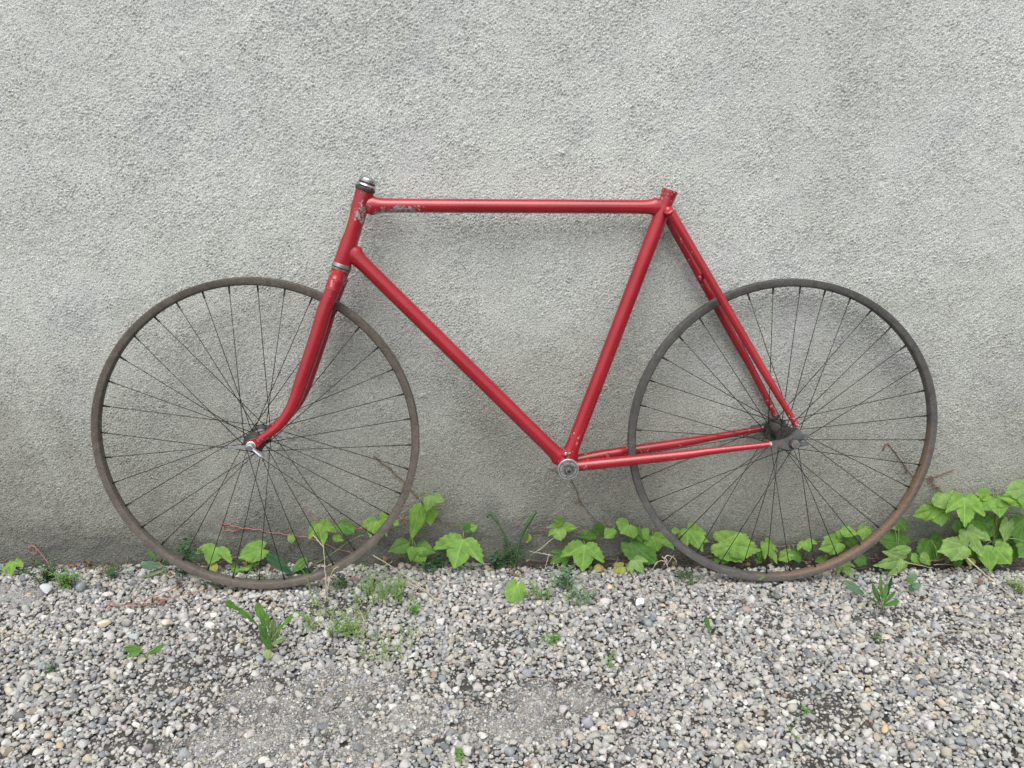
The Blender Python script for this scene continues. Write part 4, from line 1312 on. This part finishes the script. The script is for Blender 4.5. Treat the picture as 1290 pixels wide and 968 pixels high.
# ------------------------------------------------------------------ ferny weeds, mats and grass
def weed(name, label, cx_, cy_, wpx, hpx, mat, n=150, leaf=.006, stems=7, group='weeds in the gravel', cat='plant', stem_mat='stem_green', seed=0, depth=.04, extra=None, flat=False, slim=1.0):
    """small leaved plant: thin stems of uneven length fanning from a few roots, leaflets in pairs along them"""
    r = np.random.default_rng(seed)
    b = PG(cx_, cy_)
    s = sc_at(b)
    wd, ht_ = wpx * s, hpx * s
    root = tag(empty(name, b), label, cat, group)
    m = MB(); fm = MB()
    per = max(4, n // (stems * 2))
    for i in range(stems):
        q0 = r.uniform(-.5, .5)
        st_ = b + np.array([q0 * wd * (.95 if flat else .45), r.uniform(-.5, .5) * depth, 0]); st_[2] = gz(st_[0], st_[1]) - .004
        hh = ht_ * (r.uniform(.15, 1.0) if flat else r.uniform(.4, 1.0) * (1 - .5 * abs(q0)))
        lean_ = r.normal(0, .5) * hh + q0 * wd * (.15 if flat else .55)
        top = st_ + np.array([lean_, r.normal(-.003, .35) * hh, hh])
        midp = (top + st_) / 2 + np.array([-lean_ * .2, 0, hh * .15])
        p = smooth_path([st_, midp, top], 14)
        m.tube(p, np.linspace(.0009, .0004, len(p)), 5)
        for k in range(per):
            t = .15 + .85 * k / per
            q = p[min(int(t * len(p)), len(p) - 1)]
            for sg in (-1, 1):
                a = r.uniform(0, 6.28); el = r.uniform(-.2, .8)
                d = np.array([sg * abs(math.cos(a)) * math.cos(el), math.sin(a) * math.cos(el), math.sin(el)])
                L_ = leaf * r.uniform(.55, 1.5) * (1.15 - .5 * t)
                sd_ = np.cross(d, [0, 0, 1]); sd_ /= np.linalg.norm(sd_) + 1e-9
                up = np.cross(sd_, d)
                w_ = L_ * r.uniform(.16, .30) * slim
                q2 = q + d * L_ * .15
                fm.add([q2, q2 + d * L_ * .45 + sd_ * w_ + up * .1 * L_, q2 + d * L_ - up * .15 * L_, q2 + d * L_ * .45 - sd_ * w_ + up * .1 * L_, q2 + d * L_ * .5 - up * .05 * L_],
                       [(0, 4, 1), (1, 4, 2), (2, 4, 3), (3, 4, 0)])
    if extra:
        for pts, rr in extra:
            p = smooth_path([PGD(px_, py_, dd, b) for px_, py_, dd in pts], 16)
            m.tube(p, np.interp(np.linspace(0, 1, len(p)), np.linspace(0, 1, len(rr)), rr), 7)
    m.build('stem', M[stem_mat], root)
    f = fm.build('foliage', mat, root)
    f.data.uv_layers.new(name='uv')
    uvd = np.tile([[.3, .5]], (len(f.data.loops), 1)).astype(np.float32); f.data.uv_layers['uv'].data.foreach_set('uv', uvd.ravel())
    tag(f, kind='stuff')
    return root


weed('ferny_weed', 'ferny dark green weed at the wall left of the pale grey stone', 57, 733, 34, 36, M['weed_dark'], 420, .0085, 11, seed=1)
weed('ferny_weed', 'ferny green weed at the wall right of the pale grey stone', 84, 738, 32, 28, M['weed'], 330, .008, 10, seed=2)
weed('ferny_weed', 'thin feathery weed at the wall between the red stem and the front rim', 140, 724, 26, 26, M['weed_dark'], 200, .007, 8, seed=3)
weed('dark_weed', 'dark bushy weed behind the lower left of the front rim', 234, 722, 32, 48, M['weed_dark'], 150, .013, 7, seed=4, stem_mat='stem_dark', slim=1.5)
weed('dark_weed', 'dark weed with two tall drooping stalks on the wall left of the big leaf cluster', 634, 712, 54, 40, M['weed_dark'], 300, .011, 9, seed=5, depth=.03, stem_mat='stem_dark',
     extra=[([(648, 711, 0), (638, 680, 0), (628, 660, 0), (620, 649, -.005), (615, 648, .0), (614, 652, 0)], [.002, .0018, .0024, .004, .003, .002]), ([(650, 707, 0), (654, 685, 0), (660, 668, 0), (668, 655, 0), (675, 644, -.005)], [.0022, .002, .0034, .0046, .003])])
weed('dark_weed', 'low dark weed under the big hanging leaf right of the front wheel', 545, 716, 50, 20, M['weed_dark'], 110, .010, 8, seed=6, stem_mat='stem_dark', slim=1.5)
weed('bluish_weed', 'bluish feathery herb in front of the creeper by the bottom bracket', 714, 738, 28, 34, M['weed_blue'], 330, .009, 8, seed=7)
weed('bluish_weed', 'bluish green feathery cushion on the gravel right of the tall herb', 732, 756, 34, 22, M['weed_blue'], 360, .0065, 18, seed=8, flat=True, slim=.7)
weed('small_herb', 'little pale herb with dry tips on the gravel below the drooping stalks', 677, 748, 30, 20, M['weed'], 160, .006, 14, seed=9, flat=True)
weed('grass_tuft', 'pale grassy tuft right of the bottom of the front wheel', 480, 752, 60, 40, M['weed'], 520, .0075, 34, seed=10, cat='grass', depth=.07, flat=True, slim=.8)
weed('grass_tuft', 'dry pale green tuft on the gravel in front of the bottom of the front wheel', 420, 785, 84, 30, M['weed_pale'], 460, .0075, 40, seed=11, cat='grass', depth=.09, flat=True, slim=.7)
weed('grass_tuft', 'low mossy tuft on the gravel in front of the dry pale tuft', 432, 793, 36, 16, M['weed'], 220, .006, 20, seed=12, cat='grass', flat=True)
weed('small_herb', 'small speckled herb on the gravel between the tufts and the lone leaf', 488, 812, 66, 20, M['weed_pale'], 280, .006, 30, seed=13, depth=.09, flat=True)
weed('small_herb', 'tiny herb on the gravel halfway between the lone leaf and the tufts', 523, 770, 20, 18, M['weed'], 110, .007, 6, seed=14)
weed('small_herb', 'low dark herb inside the bottom of the front wheel', 310, 735, 110, 16, M['weed_dark'], 300, .007, 22, seed=15, depth=.04, flat=True)
weed('small_herb', 'small green herb on open gravel below the bluish cushion', 697, 806, 30, 12, M['weed'], 80, .008, 6, seed=16)
weed('small_herb', 'minute herb on open gravel left of the thin sprout', 768, 832, 10, 14, M['weed'], 40, .006, 4, seed=17)
weed('small_herb', 'faint dull herb on the gravel far left in front of the grey stone', 63, 842, 20, 14, M['weed_dark'], 70, .006, 6, seed=18)
weed('small_herb', 'minute green herb at the bottom edge of the gravel', 576, 960, 12, 10, M['weed'], 70, .006, 5, seed=19)
weed('small_herb', 'minute green herb on bare soil lower right', 1016, 897, 10, 6, M['weed'], 40, .005, 4, seed=20)
weed('small_herb', 'minute green herb just below the bare soil lower right', 999, 925, 9, 6, M['weed'], 40, .005, 4, seed=21)
weed('small_herb', 'small dull herb on gravel below the plantain tuft', 1102, 802, 16, 14, M['weed_dark'], 70, .006, 6, seed=22)
weed('small_herb', 'pale dry herb on the gravel at the right edge', 1280, 742, 34, 20, M['weed_pale'], 160, .008, 8, seed=23)
weed('small_herb', 'dark herb at the wall foot left of the rear rim', 862, 730, 40, 16, M['weed_dark'], 160, .006, 10, seed=24)
weed('small_herb', 'thin dark herb in front of the lower right of the front rim', 432, 738, 24, 22, M['weed_dark'], 130, .007, 7, seed=25)


# ------------------------------------------------------------------ stalks, dry vines, twigs and litter
def stalk(name, label, cat, lines, mat, group=None, on='W', r=.0012):
    fn = PW if on == 'W' else PG
    L_ = [[fn(*q) for q in ln] for ln in lines]
    base = min((p for s in L_ for p in s), key=lambda p: p[2])
    m = MB()
    rr = np.random.default_rng(len(label))
    for s in L_:
        p = smooth_path(s, 9 * len(s))
        p = p + rr.normal(0, .0004, p.shape)
        m.tube(p, np.linspace(r, r * .6, len(p)) * .85, 6)
    return tag(m.build(name, M[mat], None, origin=base), label, cat, group)


gdv = 'dry vines clinging to the wall'
stalk('dry_vine', 'thin dry vine with knots on the wall below the bottom bracket', 'vine',
      [[(700, 594, .002), (716, 600, .002), (727, 620, .003), (731, 632, .004), (745, 650, .003), (757, 664, .005)], [(731, 631, .002), (726, 634, .007), (724, 633, .004)], [(716, 600, .002), (708, 594, .003), (690, 591, .002)], [(729, 628, .002), (733, 634, .006), (731, 637, .006)]], 'stem_brown', gdv, r=.0014)
stalk('dry_vine', 'knotty brown vine on the wall crossing the right of the rear rim', 'vine',
      [[(1112, 568, .002), (1117, 560, .003), (1124, 566, .003), (1136, 582, .004), (1150, 600, .005), (1171, 605, .006), (1189, 622, .008)], [(1136, 582, .002), (1143, 592, .005), (1138, 597, .002)], [(1150, 600, .004), (1156, 610, .006), (1148, 613, .003)],
       [(1168, 603, .006), (1174, 601, .011), (1174, 607, .01), (1168, 608, .007)], [(1171, 604, .006), (1186, 598, .003), (1202, 592, .002)]], 'stem_brown', gdv, r=.0017)
stalk('red_stem', 'red creeper runner with curled tip along the wall at the left', 'stem',
      [[(36, 690, .003), (42, 688, .006), (50, 696, .008), (58, 706, .012), (64, 716, .02), (67, 719, .03), (90, 720, .03), (116, 720, .035), (126, 715, .03), (130, 712, .03)], [(36, 690, .003), (38, 696, .004), (46, 697, .004), (47, 692, .003)],
       [(116, 720, .035), (122, 724, .045), (131, 716, .04)], [(90, 727, .05), (98, 724, .05), (104, 726, .05), (100, 731, .06)], [(-10, 720, .03), (6, 722, .035), (24, 720, .03)]], 'stem_red', None, r=.0015)
stalk('red_stem', 'two long red runners lying over the gravel left of the front wheel', 'stem',
      [[(136, 762, .004), (150, 763, .006), (170, 760, .006), (190, 753, .008), (212, 744, .008), (234, 735, .01)], [(160, 764, .004), (185, 762, .006), (206, 757, .008), (230, 750, .008), (272, 741, .008)], [(136, 762, .004), (142, 757, .008), (147, 764, .005)], [(170, 760, .005), (167, 755, .01), (173, 752, .006)]], 'stem_red', None, 'G', .0013)
gds = 'dry stalks on the gravel'
stalk('dry_stalk', 'long pale dry stalk slanting over the gravel right of the front wheel', 'stalk',
      [[(470, 700, .03), (490, 712, .022), (507, 723, .016), (524, 735, .01), (545, 752, .005), (552, 762, .004)], [(500, 729, .012), (520, 737, .008), (536, 746, .004)], [(452, 768, .012), (458, 780, .008), (462, 790, .003)]], 'straw', gds, 'G', .0016)
stalk('dry_stalk', 'upright pale dry stalk standing in front of the lower right of the front rim', 'stalk',
      [[(412, 757, .0), (411, 745, .03), (409.5, 718, .075), (407.6, 690, .12)], [(411, 748, .02), (416, 728, .05), (421, 717, .07), (427, 714, .075)], [(408, 690, .12), (401, 682, .13), (394, 674, .14)], [(412, 757, 0), (406, 752, .008), (400, 758, .003)]], 'straw', gds, 'G', .0015)
stalk('dry_stalk', 'pale stick leaning on the wall left of the leaf cluster', 'stalk', [[(697, 678, .006), (683, 690, .015), (668, 700, .02)], [(668, 695, .01), (690, 699, .02), (705, 702, .02)]], 'straw', gds, 'W', .0016)
stalk('dry_stalk', 'two short upright dry stalks left of the bluish herb', 'stalk', [[(692, 698, .045), (689, 708, .05), (685, 722, .055)], [(698, 710, .05), (694, 720, .06)]], 'straw', gds, 'W', .0012)
stalk('dry_stalk', 'curled dead seed head on a bent stalk left of the rear rim', 'stalk',
      [[(850, 748, .0), (848, 735, .014), (844, 722, .03), (838, 707, .055), (834, 701, .065)], [(838, 707, .055), (830, 707, .05), (824, 714, .04), (823, 722, .02)], [(836, 704, .06), (842, 700, .065), (850, 704, .055), (852, 709, .045)], [(840, 712, .045), (846, 703, .06), (849, 700, .06)], [(834, 702, .06), (840, 706, .06), (836, 712, .05)]], 'straw', gds, 'G', .0013)
stalk('dry_stalk', 'long straw running from the creeper clump out over the gravel at the right', 'stalk', [[(1216, 701, .045), (1232, 716, .03), (1252, 733, .015), (1272, 749, .006), (1284, 760, .004)]], 'straw', gds, 'G', .0017)
stalk('dry_stalk', 'thin straws lying across the gravel at the lower right edge', 'stalk', [[(1190, 765, .006), (1215, 775, .006), (1245, 785, .004), (1262, 797, .004)], [(1205, 752, .01), (1228, 756, .01), (1250, 767, .004)], [(1190, 794, .004), (1215, 796, .006), (1242, 795, .004)], [(1262, 776, .006), (1292, 768, .006)]], 'straw', gds, 'G', .0010)
stalk('dry_stalk', 'short straw lying on the gravel against the bottom of the rear rim', 'stalk', [[(1002, 727, .012), (1020, 726, .012), (1040, 723, .014)], [(1044, 722, .004), (1045.5, 712, .02), (1046, 706, .03)], [(984, 732, .002), (984, 724, .015), (983, 718, .03)]], 'straw', gds, 'G', .0012)
stalk('dry_stalk', 'thin dry stem lying on the gravel left of the lone leaf', 'stalk', [[(575, 757, .004), (600, 758, .006), (622, 753, .006)], [(604, 788, .004), (620, 776, .008), (634, 768, .004)], [(548, 733, .004), (565, 734, .007), (585, 733, .004)]], 'straw', gds, 'G', .0010)
stalk('pale_stalk', 'pale straw creeping between the leaves beside the rear wheel', 'stalk', [[(1138, 709, .065), (1150, 710.5, .065), (1162, 713, .065), (1176, 716, .06)], [(1176, 712, .05), (1190, 711, .05), (1200, 712, .04)]], 'straw', gds, 'W', .0012)
stalk('wild_grass', 'two green grass blades crossing the bottom of the front rim', 'grass', [[(395, 764, .0), (392, 748, .025), (386, 728, .06), (377, 713, .09)], [(398, 764, 0), (399, 750, .02), (397, 740, .035)]], 'stem_green', None, 'G', .0017)
stalk('wild_grass', 'thin dark green stalk leaning over behind the front wheel', 'grass', [[(388, 716, .02), (415, 700, .025), (440, 682, .03), (452, 676, .03), (458, 675, .03)]], 'stem_green', None, 'W', .0014)


# twigs, dead leaves and crumbs gathered in the crack under the wall
r = np.random.default_rng(99)
m = MB()
for i in range(420):
    x = r.uniform(-1.3, 1.3) if i % 2 else r.uniform(.0, 1.3); y = wall_y(x) - abs(r.normal(0, .016)) - .004
    z = gz(x, y) + r.uniform(-.024, .002 + (.012 if x > .2 else 0))
    a = r.normal(0, .35); L_ = r.uniform(.008, .05)
    d = np.array([math.cos(a), math.sin(a) * .3, r.normal(0, .12)])
    p = np.array([x, min(y, wall_y(x) - .003), z])
    q = p + d * L_; q[1] = min(q[1], wall_y(q[0]) - .003)
    m.tube([p, (p + q) / 2 + r.normal(0, .0015, 3), q], r.uniform(.0005, .0014), 5)
tw = m.build('twigs', M['twig'])
tag(tw, 'brown twigs and stems gathered in the crack along the wall foot', 'twigs', None, 'stuff')
m = MB()


def scrap(p, s, r):
    n = 7; a = np.sort(r.uniform(0, 6.28, n)); rad = s * r.uniform(.5, 1, n)
    t1 = r.normal(0, 1, 3); t1[2] *= .5; t1 /= np.linalg.norm(t1); t2 = np.cross(t1, r.normal(0, 1, 3) * np.array([.4, .4, 1])); t2 /= np.linalg.norm(t2)
    nn = np.cross(t1, t2)
    V_ = [p + rad[i] * (math.cos(a[i]) * t1 + math.sin(a[i]) * t2) + nn * s * .3 * r.normal() for i in range(n)]
    m.add([p] + V_, [(0, 1 + i, 1 + (i + 1) % n) for i in range(n)])


for i in range(330):
    x = r.uniform(-1.3, 1.3); y = wall_y(x) - abs(r.normal(0, .03)) - .006
    scrap(np.array([x, y, gz(x, y) + r.uniform(-.002, .008)]), r.uniform(.003, .010), r)
for i in range(160):
    x, y = r.uniform(-1.2, 1.2), r.uniform(.95, 1.55)
    scrap(np.array([x, y, gz(x, y) + r.uniform(.0, .003)]), r.uniform(.0015, .004), r)
for px, py in [(197, 756), (203, 758), (190, 760), (642, 720), (650, 724), (656, 722), (215, 725), (225, 735), (1240, 722), (1236, 733)]:
    scrap(PG(px, py, .005), .009, r); scrap(PG(px + 3, py + 2, .004), .006, r)
tag(m.build('dead_leaves', M['litter']), 'brown dead leaf scraps lying along the wall foot and on the gravel', 'dead leaves', None, 'stuff')

for o in bpy.data.objects:
    if '_o' in o: del o['_o']
